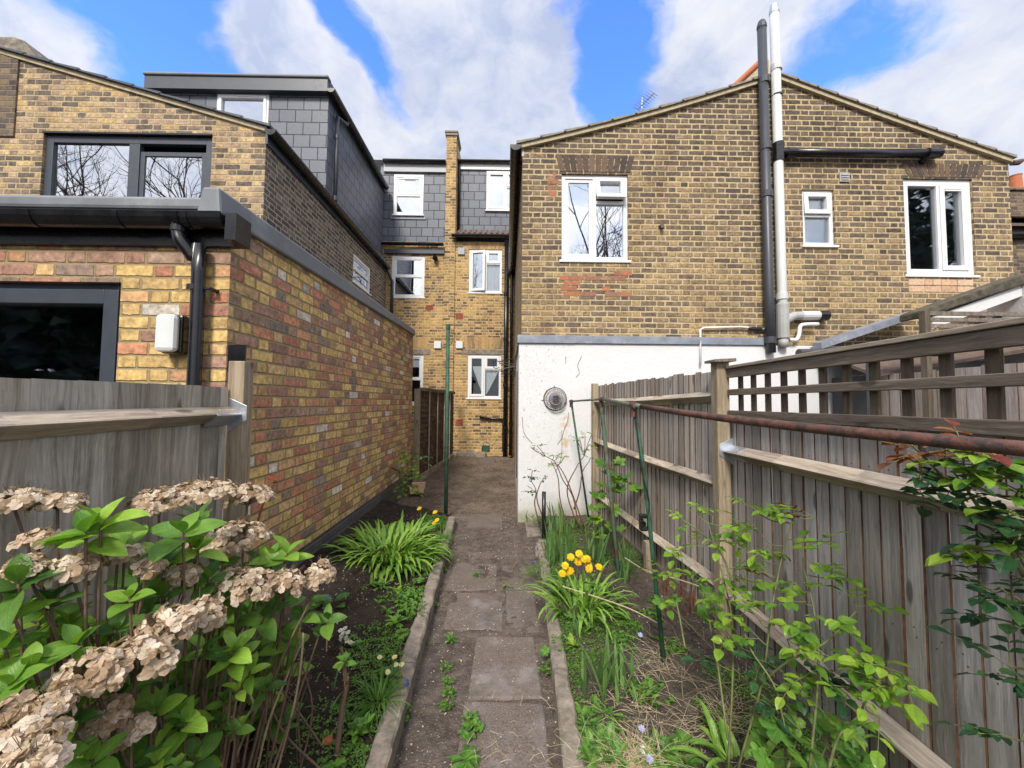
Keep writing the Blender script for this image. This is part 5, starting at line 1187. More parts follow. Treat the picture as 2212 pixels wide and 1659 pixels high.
for a in ((218, 1135, 105, 1.0, 6, 2), (185, 1150, 100, .98, 4, 0), (395, 1150, 95, 1.2, 6, 0), (430, 1120, 80, 1.3, 4, 1), (280, 1290, 70, 1.02, 6, 2), (300, 1240, 75, 1.1, 4, 0), (165, 1390, 85, .95, 6, 0), (70, 1440, 100, .88, 6, 0), (40, 1260, 120, .92, 6, 1),
          (30, 1330, 100, .9, 4, 0), (505, 1400, 75, 1.2, 8, 2), (515, 1490, 55, 1.2, 4, 2), (540, 1450, 60, 1.25, 6, 2), (340, 1530, 85, 1.05, 6, 0), (400, 1560, 85, 1.08, 6, 0), (150, 1555, 95, .88, 6, 1), (120, 1640, 100, .82, 6, 0), (340, 1645, 50, 1.0, 6, 2),
          (620, 1195, 75, 1.5, 6, 2), (655, 1330, 60, 1.5, 6, 1), (570, 1330, 70, 1.4, 6, 1), (440, 1400, 75, 1.2, 6, 1), (250, 1360, 70, 1.05, 6, 1), (110, 1300, 80, .98, 6, 1), (60, 1550, 90, .85, 6, 1), (450, 1250, 80, 1.3, 6, 1), (350, 1290, 80, 1.2, 6, 1),
          (560, 1210, 70, 1.55, 6, 1), (480, 1310, 70, 1.35, 6, 0), (260, 1500, 80, 1.05, 6, 1), (200, 1640, 90, .9, 6, 0), (420, 1640, 80, 1.1, 6, 1), (20, 1480, 90, .85, 6, 0), (480, 1560, 60, 1.2, 6, 1), (290, 1650, 80, 1.0, 6, 1), (10, 1400, 90, .88, 4, 0),
          (600, 1370, 50, 1.5, 4, 1), (690, 1370, 40, 1.55, 4, 1), (360, 1210, 90, 1.25, 6, 1), (480, 1215, 70, 1.45, 6, 1)):
    rosette(*a)
    px, py, sz, Y, k, mi = a; rosette(px+rnd(-55, 55), py+rnd(5, 60), sz*rnd(.75, 1.), Y+rnd(-.02, .12), 6, random.choice((0, 0, 1, 2)), .5, False)
for k in range(85):      # lower leaves inside the bush
    px = rnd(0, 620); py = rnd(1280, 1650); Y = 1.0+.6*px/620+rnd(.1, .35)
    if py > 1290+(620-px)*.1: rosette(px, py, rnd(60, 95), Y, 6, random.choice((0, 0, 1, 1, 2)), .7, False)
obj('leaves', lv, [M['leaf_hyd'], M['leaf_hyd_deep'], M['leaf_hyd_fresh']], hy, smooth=True)
for k in range(16):
    q = az(rnd(430, 720), rnd(1600, 1700), .1); t = ay(rnd(520, 680), rnd(1380, 1460), q.y+.05); stm.tube(curve([q, q.lerp(t, .5)+rvec()*.05, t]), [.005-.003*i/8 for i in range(9)], 6, False)
obj('stems', stm, M['twig'], hy, smooth=True)
dcs = MB(); 
for pts in (((470, 1659), (500, 1590), (545, 1530), (540, 1500)), ((600, 1659), (640, 1500), (655, 1380), (652, 1370)), ((556, 1659), (580, 1560), (620, 1460), (660, 1370)), ((500, 1659), (550, 1540), (600, 1470)), ((430, 1659), (470, 1560), (530, 1470))):
    y_ = 1.45
    dcs.tube(curve([ay(x, y, y_+.02*i) for i, (x, y) in enumerate(pts)]), .004, 6, False)
obj('bare_canes', dcs, M['straw'], hy, smooth=True)

# ------------------------------------------------------------------ left bed plants
rs = thing('rose_shoot', 'deep red young rose shoot rising behind the hydrangea by the fence post', 'plant', ay(560, 1140, 1.95))
st = MB(); lf = MB()
st.tube(curve([ay(550, 1150, 1.95), ay(568, 1090, 1.95), ay(584, 1060, 1.95), ay(592, 1036, 1.95)]), [.006-.0004*k for k in range(13)], 6)
for px, py in ((592, 1036), (598, 1042), (586, 1034), (566, 1060), (572, 1076), (558, 1072)):
    for k in range(3): leaf(lf, ay(px, py, 1.95), rvec(-.3, .8), (0, -.5, 1), rnd(.025, .05), .018, droop=.3, rows=4)
obj('stem', st, M['leaf_red'], rs, smooth=True); obj('leaves', lf, M['leaf_red'], rs)
def clump(name, label, px, py, zz, n, L, W, el, bend, mat, spread=.05, cat='plant', group=None, sub=None):
    c = az(px, py, zz); t = thing(name, label, cat, c, group); mb = MB()
    for k in range(n):
        a = rnd(0, 6.283); e = rnd(*el); r = spread*math.sqrt(random.random())
        arc_leaf(mb, c+Vector((math.cos(a)*r, math.sin(a)*r, -.01)), a+rnd(-.6, .6), e, L*rnd(.6, 1.1), W*rnd(.75, 1.1), bend*rnd(.5, 1.3))
    obj('leaves', mb, M[mat], t); return t, c
clump('strap_leaf_clump', 'wide arching clump of green strap leaves beside the left kerb', 840, 1205, .13, 520, .38, .033, (.15, 1.5), 2.3, 'leaf_strap', .32, 'plant')
def blooms(t, c, pts, Y, zoff, r, petals, W, layers, mat, stem_mat='cane_green', centre=None, face=(0, -.5, 1), cup=.3):
    for px, py in pts:
        q = ay(px, py, Y+rnd(-.03, .03)); st = MB(); b = Vector((q.x+(c.x-q.x)*.5, q.y+.02, c.z-.01)); st.tube(curve([b, b.lerp(q, .5)+rvec()*.01, q]), .0016, 5, False)
        mb = MB(); flower(mb, q, Vector(face)+rvec()*.25, r, petals, W, layers, 0, cup)
        f = obj('flower', mb, M[mat], t); obj('stem', st, M[stem_mat], f)
        if centre:
            mc = MB(); mc.tube([q+Vector((0, -.002, .001)), q+Vector((0, -.004, .004))], r*.25, 8); obj('flower_eye', mc, M[centre], f)
t = thing('poppy_plant', 'yellow flowers standing behind the strap leaf clump near the green post', 'flower', az(935, 1140, .12)); c = t.location
mb = MB()
for k in range(60): arc_leaf(mb, c+Vector((rnd(-.15, .12), rnd(-.1, .1), -.01)), rnd(0, 6.28), rnd(.7, 1.5), rnd(.08, .22), .008, 1.2, 5)
obj('leaves', mb, M['leaf_weed'], t); blooms(t, c, [(906, 1099), (940, 1107), (938, 1130), (944, 1124)], 4.4, 0, .026, 6, .03, 2, 'yellow')
clump('grass_tuft', 'small grass tuft growing against the far end of the left kerb', 958, 1166, .11, 90, .16, .005, (.5, 1.4), 1.3, 'leaf_weed', .08)
# young shrub at the corner of the extension
def shrub(name, label, base, Y, canes, clusters, size, mats, cane_mat, per=3, cat='shrub', pick=None, cr=.004, mk='c'):
    t = thing(name, label, cat, base); st = MB(); lf = MB(); nodes = []
    for cn in canes:
        P = [ay(x, y, y_[0] if y_ else Y) for x, y, *y_ in cn]; cv = curve(P, 5); nodes += cv[len(cv)//4:]
        st.tube(cv, [cr*(1-.6*i/len(cv)) for i in range(len(cv))], 6)
    for cl in clusters:
        px, py, yy, mi = (list(cl)+[Y, 0])[:4] if len(cl) < 4 else cl
        if len(cl) == 3: mi = 0
        c = ay(px, py, yy); nr = min(nodes, key=lambda q: (q-c).length+max(0, q.z-c.z)*.7)
        if (nr-c).length > .01: st.tube(curve([nr, nr.lerp(c, .5)+Vector((0, 0, -.01))+rvec()*.01, c]), [cr*.45]*8+[cr*.3], 5, False)
        for k in range(per):
            d = rvec(-.25, .6)+Vector((0, -.25, 0))
            if mk == 'c': compound(lf, st, c, d, size*rnd(.75, 1.2), mi, 2)
            elif mk == 'l': lobed(lf, c, d, Vector((0, -.6, 1))+rvec()*.4, size*rnd(.7, 1.2), mi)
            else: leaf(lf, c, d, Vector((0, -.3, 1))+rvec()*.5, size*rnd(.7, 1.2), size*.6, droop=.25, rows=4, mat=mi)
    obj('canes', st, M[cane_mat], t, smooth=True); obj('leaves', lf, [M[m] for m in mats], t); return t
shrub('rose_bush', 'slender young lime leaved rose at the far corner of the extension wall', az(870, 1100, .2), 5.3,
      [((868, 1098), (874, 1060), (880, 1000), (882, 975)), ((885, 1098), (884, 1050), (888, 1010), (890, 985)), ((862, 1098), (870, 1070), (872, 1040))],
      [(875, 976), (882, 983), (886, 996), (880, 1010), (896, 1020), (878, 1033), (886, 1046), (888, 1060), (874, 1048), (893, 1035), (868, 1026), (908, 985, 5.3, 1), (911, 996, 5.3, 1), (880, 1063), (862, 1020, 5.3, 1)], .060, ['leaf_lime', 'leaf_rose_dark'], 'twig', 3)
def weed(px, py, zz, n, L, W, label, mat='leaf_weed', name='weed', el=(.1, 1.1), group=None, spread=.01):
    c = az(px, py, zz); mb = MB()
    for k in range(n):
        a = rnd(0, 6.283); e = rnd(*el); d = Vector((math.cos(a)*math.cos(e), math.sin(a)*math.cos(e), math.sin(e)))
        o = Vector((rnd(-1, 1), rnd(-1, 1), 0))*spread
        leaf(mb, c+o+Vector((0, 0, rnd(0, .02))), d, (0, 0, 1), L*rnd(.6, 1.1), W*rnd(.8, 1.2), p_ob, .3, .35, 4)
    return tag(obj(name, mb, M[mat], loc=c), label, 'weed', group)
weed(796, 1240, .13, 40, .08, .016, 'feathery green weed just in front of the strap leaf clump', spread=.05)
weed(820, 1270, .13, 34, .10, .022, 'largest leafy weed rosette in the middle of the left bed', spread=.03)
weed(776, 1284, .13, 22, .07, .026, 'pale green weed left of the largest weed rosette in the left bed', 'leaf_vine', spread=.03)
weed(745, 1286, .14, 5, .10, .035, 'long flat leaf lying on the left bed near the hydrangea', el=(0, .2))
weed(776, 1302, .13, 18, .045, .02, 'small weed seedling below the pale weed in the left bed')
weed(858, 1281, .12, 10, .05, .03, 'yellow green weed between the large rosette and the left kerb', 'leaf_lime')
weed(904, 1260, .12, 24, .04, .025, 'round leaved weed close to the left kerb below the grass tuft', spread=.04)
weed(820, 1307, .12, 20, .05, .018, 'tiny spiky weed seedling in the middle of the left bed')
weed(836, 1324, .12, 24, .05, .018, 'tiny star shaped weed nearer the camera than the spiky seedling')
weed(872, 1302, .12, 34, .05, .02, 'low weed clump close beside the left kerb', spread=.05)
weed(888, 1318, .12, 60, .045, .02, 'dense green weed patch hugging the inner left kerb', spread=.07)
weed(894, 1288, .12, 40, .045, .02, 'green weed patch hugging the left kerb farther from the camera', spread=.06)
weed(856, 1350, .12, 26, .075, .02, 'dark narrow leaved weed beside the left kerb', 'leaf_hyd', el=(.4, 1.3))
weed(870, 1374, .11, 8, .05, .04, 'pale lobed weed leaning on the left kerb', 'leaf_vine')
weed(830, 1240, .13, 50, .05, .018, 'mixed low weeds under the front edge of the strap leaf clump', spread=.09)
weed(905, 1228, .12, 70, .06, .014, 'fine green weeds by the pink flower at the left kerb', spread=.08)
weed(780, 1582, .11, 34, .055, .025, 'bright leafy weed overhanging the left kerb near the camera', spread=.03, el=(.2, 1.2))
weed(866, 1551, .01, 34, .045, .024, 'leafy green weed on the path against the left kerb', spread=.025)
weed(1005, 1650, .01, 30, .09, .022, 'flat toothed dandelion rosette at the bottom edge of the path', el=(.0, .5))
weed(1018, 1585, .015, 40, .035, .022, 'bright weed running along the slab joint near the camera', spread=.045)
weed(1012, 1560, .015, 26, .03, .02, 'bright small weed cluster at a slab corner on the path', spread=.03)
weed(968, 1500, .012, 40, .022, .014, 'line of tiny weeds in the path joint in front of the blue flower', spread=.03)
weed(970, 1475, .012, 34, .020, .013, 'tiny moss like weeds in the long path joint', spread=.03)
weed(966, 1445, .012, 30, .020, .013, 'tiny weeds in the path joint farther from the camera', spread=.03)
weed(963, 1530, .012, 36, .022, .014, 'tiny weeds where the path joint turns towards the slab corner', spread=.03)
weed(975, 1385, .012, 26, .05, .018, 'weed at the far corner of the large path slab', spread=.02)
weed(1031, 1243, .01, 20, .05, .014, 'small dandelion like weed in the middle of the far path', el=(0, .6))
weed(1097, 1270, .01, 16, .035, .016, 'thin green weed in a joint on the right half of the path', spread=.05)
weed(955, 1235, .01, 24, .04, .02, 'green weed at the foot of the left kerb near its far end', spread=.02)
weed(935, 1310, .01, 20, .03, .016, 'small weed at the foot of the left kerb half way along', spread=.03)
weed(915, 1385, .01, 20, .03, .016, 'small weed at the foot of the left kerb nearer the camera', spread=.03)
weed(700, 1195, .17, 40, .10, .02, 'feathery weed at the base of the new brick wall', spread=.12, el=(.3, 1.3))
weed(655, 1215, .18, 40, .12, .022, 'dark weeds at the wall base behind the hydrangea', 'leaf_hyd', spread=.15, el=(.3, 1.3))
weed(760, 1105, .22, 50, .12, .012, 'tall fine weed against the dark brick base of the extension', spread=.10, el=(.7, 1.5))
for k, (px, py) in enumerate(((1150, 1128), (1180, 1134), (1215, 1132), (1250, 1140), (1290, 1135))):
    weed(px, py, .08, 40, .13, .012, ('grassy weed at the left corner of the white wall', 'grassy weed at the foot of the white wall by the black stake', 'low weed under the old rose canes at the white wall', 'weed between the rose canes and the currant', 'weed at the white wall by the far fence post')[k], spread=.10, el=(.5, 1.5))
# primroses
t = thing('primrose', 'white primrose cluster above dark soil in the left bed', 'flower', az(752, 1400, .11)); c = t.location
mb = MB()
for k in range(12): arc_leaf(mb, c, rnd(0, 6.28), rnd(.3, .9), rnd(.07, .11), .035, 1., 5, prof=p_ob)
obj('leaves', mb, M['leaf_weed'], t); blooms(t, c, [(736, 1362), (745, 1358), (752, 1366), (738, 1374), (734, 1384), (748, 1378), (757, 1388), (750, 1384), (762, 1391), (742, 1368)], c.y-.02, 0, .014, 5, .016, 1, 'white_petal', centre='yellow')
t = thing('primrose', 'pale yellow primroses leaning over the left kerb', 'flower', az(845, 1462, .11)); c = t.location
mb = MB()
for k in range(12): arc_leaf(mb, c, rnd(0, 6.28), rnd(.2, .8), rnd(.05, .09), .032, 1., 5, prof=p_ob)
obj('leaves', mb, M['leaf_weed'], t); blooms(t, c, [(820, 1420), (855, 1436), (868, 1436), (838, 1452), (852, 1420)], c.y-.02, 0, .014, 5, .016, 1, 'cream', centre='yellow')
clump('grass_clump', 'drooping narrow leaved grass clump in front of the pale yellow primroses', 815, 1510, .11, 90, .17, .006, (.4, 1.3), 1.9, 'leaf_weed', .05)
def muscari(px, py, Y, label, col='blue', n=16):
    q = ay(px, py, Y); b = Vector((q.x+rnd(-.01, .01), q.y, .08)); t = thing('grape_hyacinth', label, 'flower', b); st = MB(); st.tube([b, b.lerp(q, .6), q], .0016, 5, False); obj('stem', st, M['cane_green'], t)
    mb = MB()
    for k in range(n):
        a = k*2.4; h = k/n; p = q+Vector((math.cos(a)*.006*(1.1-h), math.sin(a)*.006*(1.1-h), h*.026)); flower(mb, p, Vector((math.cos(a), math.sin(a), -.2)), .006, 4, .006, 1, 0, .6, 2)
    obj('flower', mb, M[col], t)
muscari(880, 1480, 2.05, 'single violet blue grape hyacinth leaning over the left kerb')
t = thing('lobed_seedling', 'lobed green seedling leaves around the dead stick in the left bed', 'plant', az(770, 1450, .1)); mb = MB(); st = MB()
for px, py, s_ in ((753, 1412, .055), (790, 1425, .055), (865, 1372, .045), (737, 1635, .05), (640, 1560, .04), (590, 1620, .045), (725, 1640, .06)):
    q = ay(px, py, 1.95 if py < 1500 else 1.6); b = Vector((q.x, q.y+.02, .1)); st.tube([b, q], .0015, 4, False); lobed(mb, q, (rnd(-.5, .5), -.7, .2), (0, -.4, 1), s_)
obj('leaves', mb, M['leaf_vine'], t); obj('stems', st, M['cane_green'], t)
mb = MB(); mb.tube(curve([az(727, 1625, .1)-Vector((0, 0, .03)), ay(738, 1540, 1.72), ay(748, 1480, 1.74), ay(743, 1440, 1.75), ay(737, 1398, 1.75)]), [.012-.0004*k+.002*(k % 4 == 0) for k in range(17)], 8)
mb.tube([ay(748, 1480, 1.74), ay(752, 1462, 1.73)], [.008, .005], 6)
tag(obj('dead_stick', mb, M['twig'], smooth=True, loc=az(727, 1625, .1)), 'gnarled dead brown stick standing upright in the left bed', 'stick')
t = thing('forget_me_not', 'blue forget-me-not with broad leaves at the right edge of the hydrangea', 'flower', az(705, 1330, .13)); c = t.location; mb = MB()
for k in range(16): leaf(mb, c+Vector((rnd(-.06, .06), rnd(-.05, .05), rnd(0, .12))), rvec(0, .7), (0, -.3, 1), rnd(.08, .12), .055, p_ov, .25, .3, 5)
obj('leaves', mb, M['leaf_hyd_deep'], t); blooms(t, c, [(700, 1289), (707, 1287), (712, 1291), (698, 1314), (704, 1312)], c.y-.05, 0, .007, 5, .008, 1, 'blue')
t = thing('pink_flower', 'single pink flower by the left kerb below the strap leaves', 'flower', az(918, 1236, .11)); c = t.location; mb = MB()
for k in range(8): arc_leaf(mb, c, rnd(0, 6.28), rnd(.7, 1.4), rnd(.1, .2), .02, 1., 5)
obj('leaves', mb, M['leaf_strap'], t); blooms(t, c, [(917, 1221)], c.y, 0, .014, 6, .018, 2, 'pink')
mb = MB()
for k in range(14): arc_leaf(mb, az(rnd(560, 720), rnd(1400, 1560), .1), rnd(0, 6.28), rnd(.6, 1.4), rnd(.12, .22), .009, 1.6, 6)
tag(obj('bulb_leaves', mb, M['leaf_iris']), 'scattered bluish bulb leaves rising from the dark soil right of the hydrangea', 'plant')

# ------------------------------------------------------------------ right bed plants
def iris(px, py, n, L, label, spread=.04, W=.022, lean=.25):
    c = az(px, py, .09); mb = MB()
    for k in range(n):
        a = rnd(0, 6.283); arc_leaf(mb, c+Vector((rnd(-1, 1)*spread, rnd(-1, 1)*spread, -.01)), a, rnd(1.2, 1.5), L*rnd(.55, 1.1), W*rnd(.7, 1.1), rnd(.05, lean), 6, fold=.15)
    return tag(obj('iris_clump', mb, M['leaf_iris'], loc=c), label, 'plant', None)
iris(1192, 1212, 22, .38, 'upright iris blades at the far end of the right kerb', .06)
iris(1222, 1225, 16, .46, 'tall iris blades rising behind the yellow dandelions', .06)
iris(1285, 1215, 26, .36, 'iris blades between the middle leg of the clothes frame and the yellow flowers', .09)
iris(1352, 1240, 26, .30, 'broad grey green iris fan beside the fence repair stake', .07, .03)
iris(1205, 1150, 18, .40, 'iris blades in front of the white wall', .09)
iris(1345, 1255, 14, .22, 'short iris fan nearer the camera by the green frame leg', .05, .026, .5)
t = thing('dandelion_clump', 'clump of bright yellow double dandelion flowers at the right kerb', 'flower', az(1240, 1290, .09)); c = t.location; mb = MB()
for k in range(220): leaf(mb, c+Vector((rnd(-.2, .22), rnd(-.12, .22), rnd(0, .10))), rvec(-.1, .9), (0, 0, 1), rnd(.05, .11), rnd(.012, .022), p_ob, .3, .4, 4)
obj('leaves', mb, M['leaf_weed'], t)
blooms(t, c, [(1221, 1221), (1233, 1203), (1251, 1196), (1262, 1207), (1269, 1206), (1249, 1213), (1225, 1235), (1232, 1232), (1273, 1228), (1294, 1224), (1215, 1238), (1271, 1220)], c.y-.02, 0, .029, 18, .011, 3, 'yellow', face=(0, -.75, .75), cup=.02)
clump('bulb_leaf_clump', 'arching glossy bulb leaves in front of the yellow dandelions', 1255, 1316, .09, 80, .36, .026, (.8, 1.4), 2.5, 'leaf_strap', .18)
clump('bulb_leaf_clump', 'flopping dark bulb leaves at the bottom right by the rose canes', 1600, 1665, .09, 26, .24, .036, (.5, 1.2), 1.9, 'leaf_strap', .10)
iris(1300, 1500, 20, .30, 'ragged dark bulb leaves in the middle of the right bed', .09, .02, .8)
iris(1340, 1470, 14, .22, 'yellowing bulb leaves by the dry grass in the right bed', .08, .024, .8)
iris(1245, 1370, 12, .14, 'short bluish bulb leaves beside the right kerb', .04, .014, .6)
weed(1240, 1400, .09, 6, .07, .03, 'single lime green leafy seedling beside the right kerb', 'leaf_lime', el=(.5, 1.3))
weed(1300, 1625, .09, 110, .07, .028, 'dense bushy green weed at the bottom of the right bed', spread=.07, el=(.2, 1.4), mat='leaf_weed')
weed(1420, 1650, .09, 50, .06, .02, 'low dark weed at the bottom edge right of the blue daisies', spread=.06, mat='leaf_hyd')
weed(1350, 1345, .09, 60, .045, .02, 'bright chickweed mat behind the wilted leaves', spread=.08)
weed(1340, 1385, .09, 50, .04, .018, 'bright chickweed mat right of the short bulb leaves', spread=.06)
weed(1250, 1350, .09, 70, .04, .018, 'green chickweed mat under the arching bulb leaves', spread=.10)
weed(1220, 1395, .09, 60, .035, .016, 'green chickweed mat touching the right kerb', spread=.07)
weed(1400, 1500, .09, 60, .05, .022, 'spreading green weed in the dry grass half way along the right bed', spread=.08)
weed(1460, 1640, .09, 60, .07, .026, 'leafy weed between the dry grass and the glossy bulb leaves', spread=.07, el=(.2, 1.3))
weed(1400, 1330, .09, 50, .05, .02, 'green weed beside the long pale fallen cane', spread=.07)
weed(1450, 1400, .09, 50, .05, .022, 'green weed right of the near leg of the clothes frame', spread=.08, mat='leaf_vine')
weed(1290, 1560, .09, 70, .045, .02, 'low green weed mat near the right kerb at the bottom', spread=.08)
weed(1180, 1450, .02, 26, .03, .016, 'small weeds at the foot of the right kerb', spread=.04)
t = thing('lobed_seedling', 'lobed nettle like leaves hanging over the right kerb', 'plant', az(1182, 1430, .03)); mb = MB()
for k in range(7): lobed(mb, t.location+Vector((rnd(-.04, .04), rnd(-.04, .04), rnd(.03, .09))), rvec(-.2, .4), (0, -.4, 1), rnd(.035, .055))
obj('leaves', mb, M['leaf_weed'], t)
for px, py, Y, lb in ((1201, 1191, 3.75, 'blue grape hyacinth between the far iris blades'), (1161, 1188, 3.9, 'blue grape hyacinth at the far end of the right kerb'), (1170, 1206, 3.8, 'blue grape hyacinth in grassy leaves on the right kerb end'), (1182, 1313, 2.75, 'pale blue flower spike resting on the right kerb'), (1306, 1338, 2.62, 'pale lilac blue flower spike behind the short bulb leaves'), (1150, 1218, 3.7, 'blue grape hyacinth overhanging the path edge')):
    muscari(px, py, Y, lb, 'blue' if py < 1300 else 'lilac')
clump('grass_tuft', 'fine grassy leaves around the grape hyacinths at the right kerb end', 1168, 1240, .08, 120, .15, .005, (.3, 1.3), 1.9, 'leaf_weed', .10)
for px, py, lb in ((1386, 1574, 'single pale blue daisy like flower in the right bed'), (1403, 1640, 'small pale blue flower at the bottom of the right bed'), (1389, 1620, 'tiny white blossom just above the lowest blue flower'), (1383, 1372, 'small lilac flower by the near leg of the clothes frame')):
    q = az(px, py, .12); t = thing('anemone', lb, 'flower', q-Vector((0, 0, .04))); mb = MB(); flower(mb, q, (0, -.6, 1), .016, 9, .008, 1); obj('flower', mb, M['white_petal' if 'white' in lb else 'lilac'], t)
    st = MB(); st.tube([q-Vector((0, 0, .05)), q], .0015, 4, False); obj('stem', st, M['cane_green'], t)
# rose canes by the white wall
shrub('rose_bush', 'sparse old rose with bare red brown canes against the white wall', az(1235, 1150, .1), 4.35,
      [((1250, 1140), (1238, 1075), (1215, 1035), (1200, 1000), (1178, 985)), ((1225, 1140), (1210, 1080), (1205, 1030), (1190, 995)), ((1245, 1130), (1225, 1060), (1245, 1010), (1262, 985)), ((1262, 1140), (1230, 1050), (1208, 1008), (1190, 1000)),
       ((1178, 1130), (1160, 1080), (1165, 1050), (1175, 1032)), ((1165, 1130), (1155, 1090), (1158, 1060), (1148, 1040)), ((1240, 1100), (1252, 1060), (1258, 1020), (1270, 1000))],
      [(1148, 968), (1160, 963), (1168, 978), (1196, 985), (1206, 984), (1218, 988), (1190, 1000), (1253, 950), (1264, 942), (1278, 938), (1272, 962), (1262, 972), (1245, 948), (1275, 990), (1145, 1034, 4.3, 1), (1152, 1030, 4.3, 1), (1144, 1062, 4.3, 1), (1153, 1060, 4.3, 1), (1178, 1030, 4.3, 1), (1150, 1016, 4.3, 2), (1200, 1006)],
      .033, ['leaf_rose', 'leaf_rose_dark', 'leaf_red'], 'cane_red', 2, cr=.009)
shrub('currant_bush', 'leafy currant with lobed bright leaves behind the middle leg of the clothes frame', az(1320, 1180, .1), 3.75,
      [((1320, 1190), (1318, 1120), (1310, 1060), (1305, 1010)), ((1325, 1190), (1335, 1110), (1345, 1050)), ((1315, 1190), (1295, 1120), (1285, 1080)), ((1330, 1190), (1370, 1120), (1395, 1060))],
      [(1319, 1020), (1340, 1042), (1330, 1060), (1293, 1073), (1319, 1100), (1300, 1095), (1345, 1060), (1285, 1100), (1310, 1050), (1328, 1000), (1300, 1000), (1345, 1030), (1290, 1150), (1330, 1140), (1280, 1120), (1398, 1040), (1395, 1065), (1402, 1080), (1375, 1050)], .10, ['leaf_vine'], 'twig', 3, mk='l')
# big rose in the middle right
C_ = [((1573, 1665, 1.55), (1583, 1450, 1.6), (1580, 1330, 1.65), (1560, 1240, 1.7), (1530, 1130, 1.75)), ((1593, 1665, 1.5), (1646, 1473, 1.5), (1665, 1330, 1.5), (1690, 1200, 1.55), (1715, 1115, 1.55)),
      ((1789, 1665, 1.25), (1812, 1590, 1.25), (1855, 1545, 1.25), (1880, 1490, 1.22), (1920, 1450, 1.2)), ((1749, 1665, 1.3), (1768, 1450, 1.35), (1760, 1330, 1.4), (1740, 1240, 1.45)),
      ((1573, 1600, 1.55), (1540, 1380, 1.75), (1500, 1250, 1.9), (1400, 1240, 2.0)), ((1640, 1480, 1.5), (1700, 1430, 1.4), (1780, 1390, 1.32), (1850, 1320, 1.3)), ((1590, 1300, 1.7), (1560, 1200, 1.8), (1500, 1140, 1.85), (1450, 1110, 1.9)),
      ((1700, 1665, 1.4), (1680, 1500, 1.42), (1620, 1400, 1.5), (1600, 1330, 1.55)), ((1480, 1400, 1.8), (1460, 1300, 1.95), (1430, 1250, 2.0))]
CL = [(1480, 1128, 1.85), (1540, 1115, 1.78), (1500, 1175, 1.85), (1570, 1150, 1.75), (1640, 1150, 1.6), (1700, 1110, 1.55), (1760, 1118, 1.5, 2), (1715, 1125, 1.55), (1480, 1230, 1.9), (1560, 1240, 1.72), (1610, 1250, 1.62), (1700, 1200, 1.52), (1790, 1250, 1.4), (1740, 1300, 1.42), (1660, 1300, 1.5), (1600, 1330, 1.58),
      (1540, 1330, 1.7), (1450, 1250, 1.95), (1850, 1310, 1.3), (1780, 1380, 1.35), (1700, 1380, 1.42), (1640, 1380, 1.5), (1830, 1430, 1.28), (1900, 1440, 1.22), (1950, 1455, 1.18), (1880, 1500, 1.22), (1800, 1480, 1.3), (1720, 1470, 1.4), (1680, 1520, 1.42), (1780, 1540, 1.3), (1900, 1550, 1.2), (1700, 1590, 1.38),
      (1770, 1330, 1.38), (1620, 1200, 1.65), (1660, 1240, 1.56), (1580, 1290, 1.66), (1520, 1280, 1.78), (1430, 1290, 1.95), (1470, 1190, 1.9), (1590, 1395, 1.6, 1), (1640, 1440, 1.5, 1), (1560, 1440, 1.62, 1), (1740, 1420, 1.42, 1), (1690, 1450, 1.46, 1), (1830, 1500, 1.3, 1), (1760, 1480, 1.4, 1), (1620, 1500, 1.5, 1),
      (1735, 1205, 1.46), (1760, 1170, 1.46), (1660, 1180, 1.56), (1610, 1090, 1.68, 3), (1590, 1130, 1.7), (1505, 1100, 1.82, 3), (1640, 1110, 1.62), (1860, 1460, 1.25), (1920, 1480, 1.2), (1750, 1520, 1.35), (1430, 1225, 1.98, 3), (1555, 1170, 1.76), (1720, 1260, 1.46), (1690, 1340, 1.45), (1800, 1340, 1.34), (1570, 1370, 1.64), (1800, 1420, 1.3), (1550, 1250, 1.74, 3), (1590, 1225, 1.68, 2), (1640, 1340, 1.52)]
shrub('rose_bush', 'large rose bush with glossy bright green leaves in front of the right fence', az(1600, 1690, .08), 1.5, C_, CL, .043, ['leaf_rose', 'leaf_rose_dark', 'leaf_red', 'leaf_lime'], 'cane_green', 2, cr=.0048)
shrub('rose_bush', 'dark leaved rose reaching in from the right edge with red tips', Vector((1.3, .95, .08)), 1.0,
      [((2350, 1659, .95), (2250, 1350, .95), (2180, 1180, .97), (2120, 1100, 1.0), (2060, 1020, 1.02)), ((2320, 1600, .92), (2230, 1250, .92), (2110, 1090, .95), (2085, 1040, .96), (2080, 975, .97)), ((2330, 1500, .95), (2240, 1330, .95), (2160, 1270, .96)), ((2330, 1300, .9), (2240, 1120, .9), (2190, 1080, .9)),
       ((2105, 1130, 1.0), (2060, 1060, 1.02), (2000, 990, 1.05), (1965, 958, 1.05))],
      [(1995, 985, 1.03, 2), (2040, 972, .98, 3), (2080, 970, .98, 2), (2045, 1000, 1.0, 0), (2110, 1005, .96, 0), (2145, 1035, .93, 0), (1990, 1030, 1.03, 1), (1995, 1075, 1.03, 1), (2060, 1060, 1.0, 1), (2150, 1070, .94, 1), (2200, 1060, .92, 0), (2195, 1110, .92, 0), (2130, 1160, .97, 1), (2180, 1190, .93, 0), (2130, 1270, .98, 1),
       (2190, 1300, .93, 1), (2170, 1340, .95, 1), (2180, 1440, .95, 1), (2205, 1470, .93, 1), (2200, 1250, .93, 1), (2205, 1600, .95, 1), (2080, 1110, .98, 1), (2205, 1150, .92, 1), (2205, 1000, .93, 1)], .043, ['leaf_rose', 'leaf_rose_dark', 'leaf_red', 'leaf_lime'], 'cane_green', 4, cr=.005)
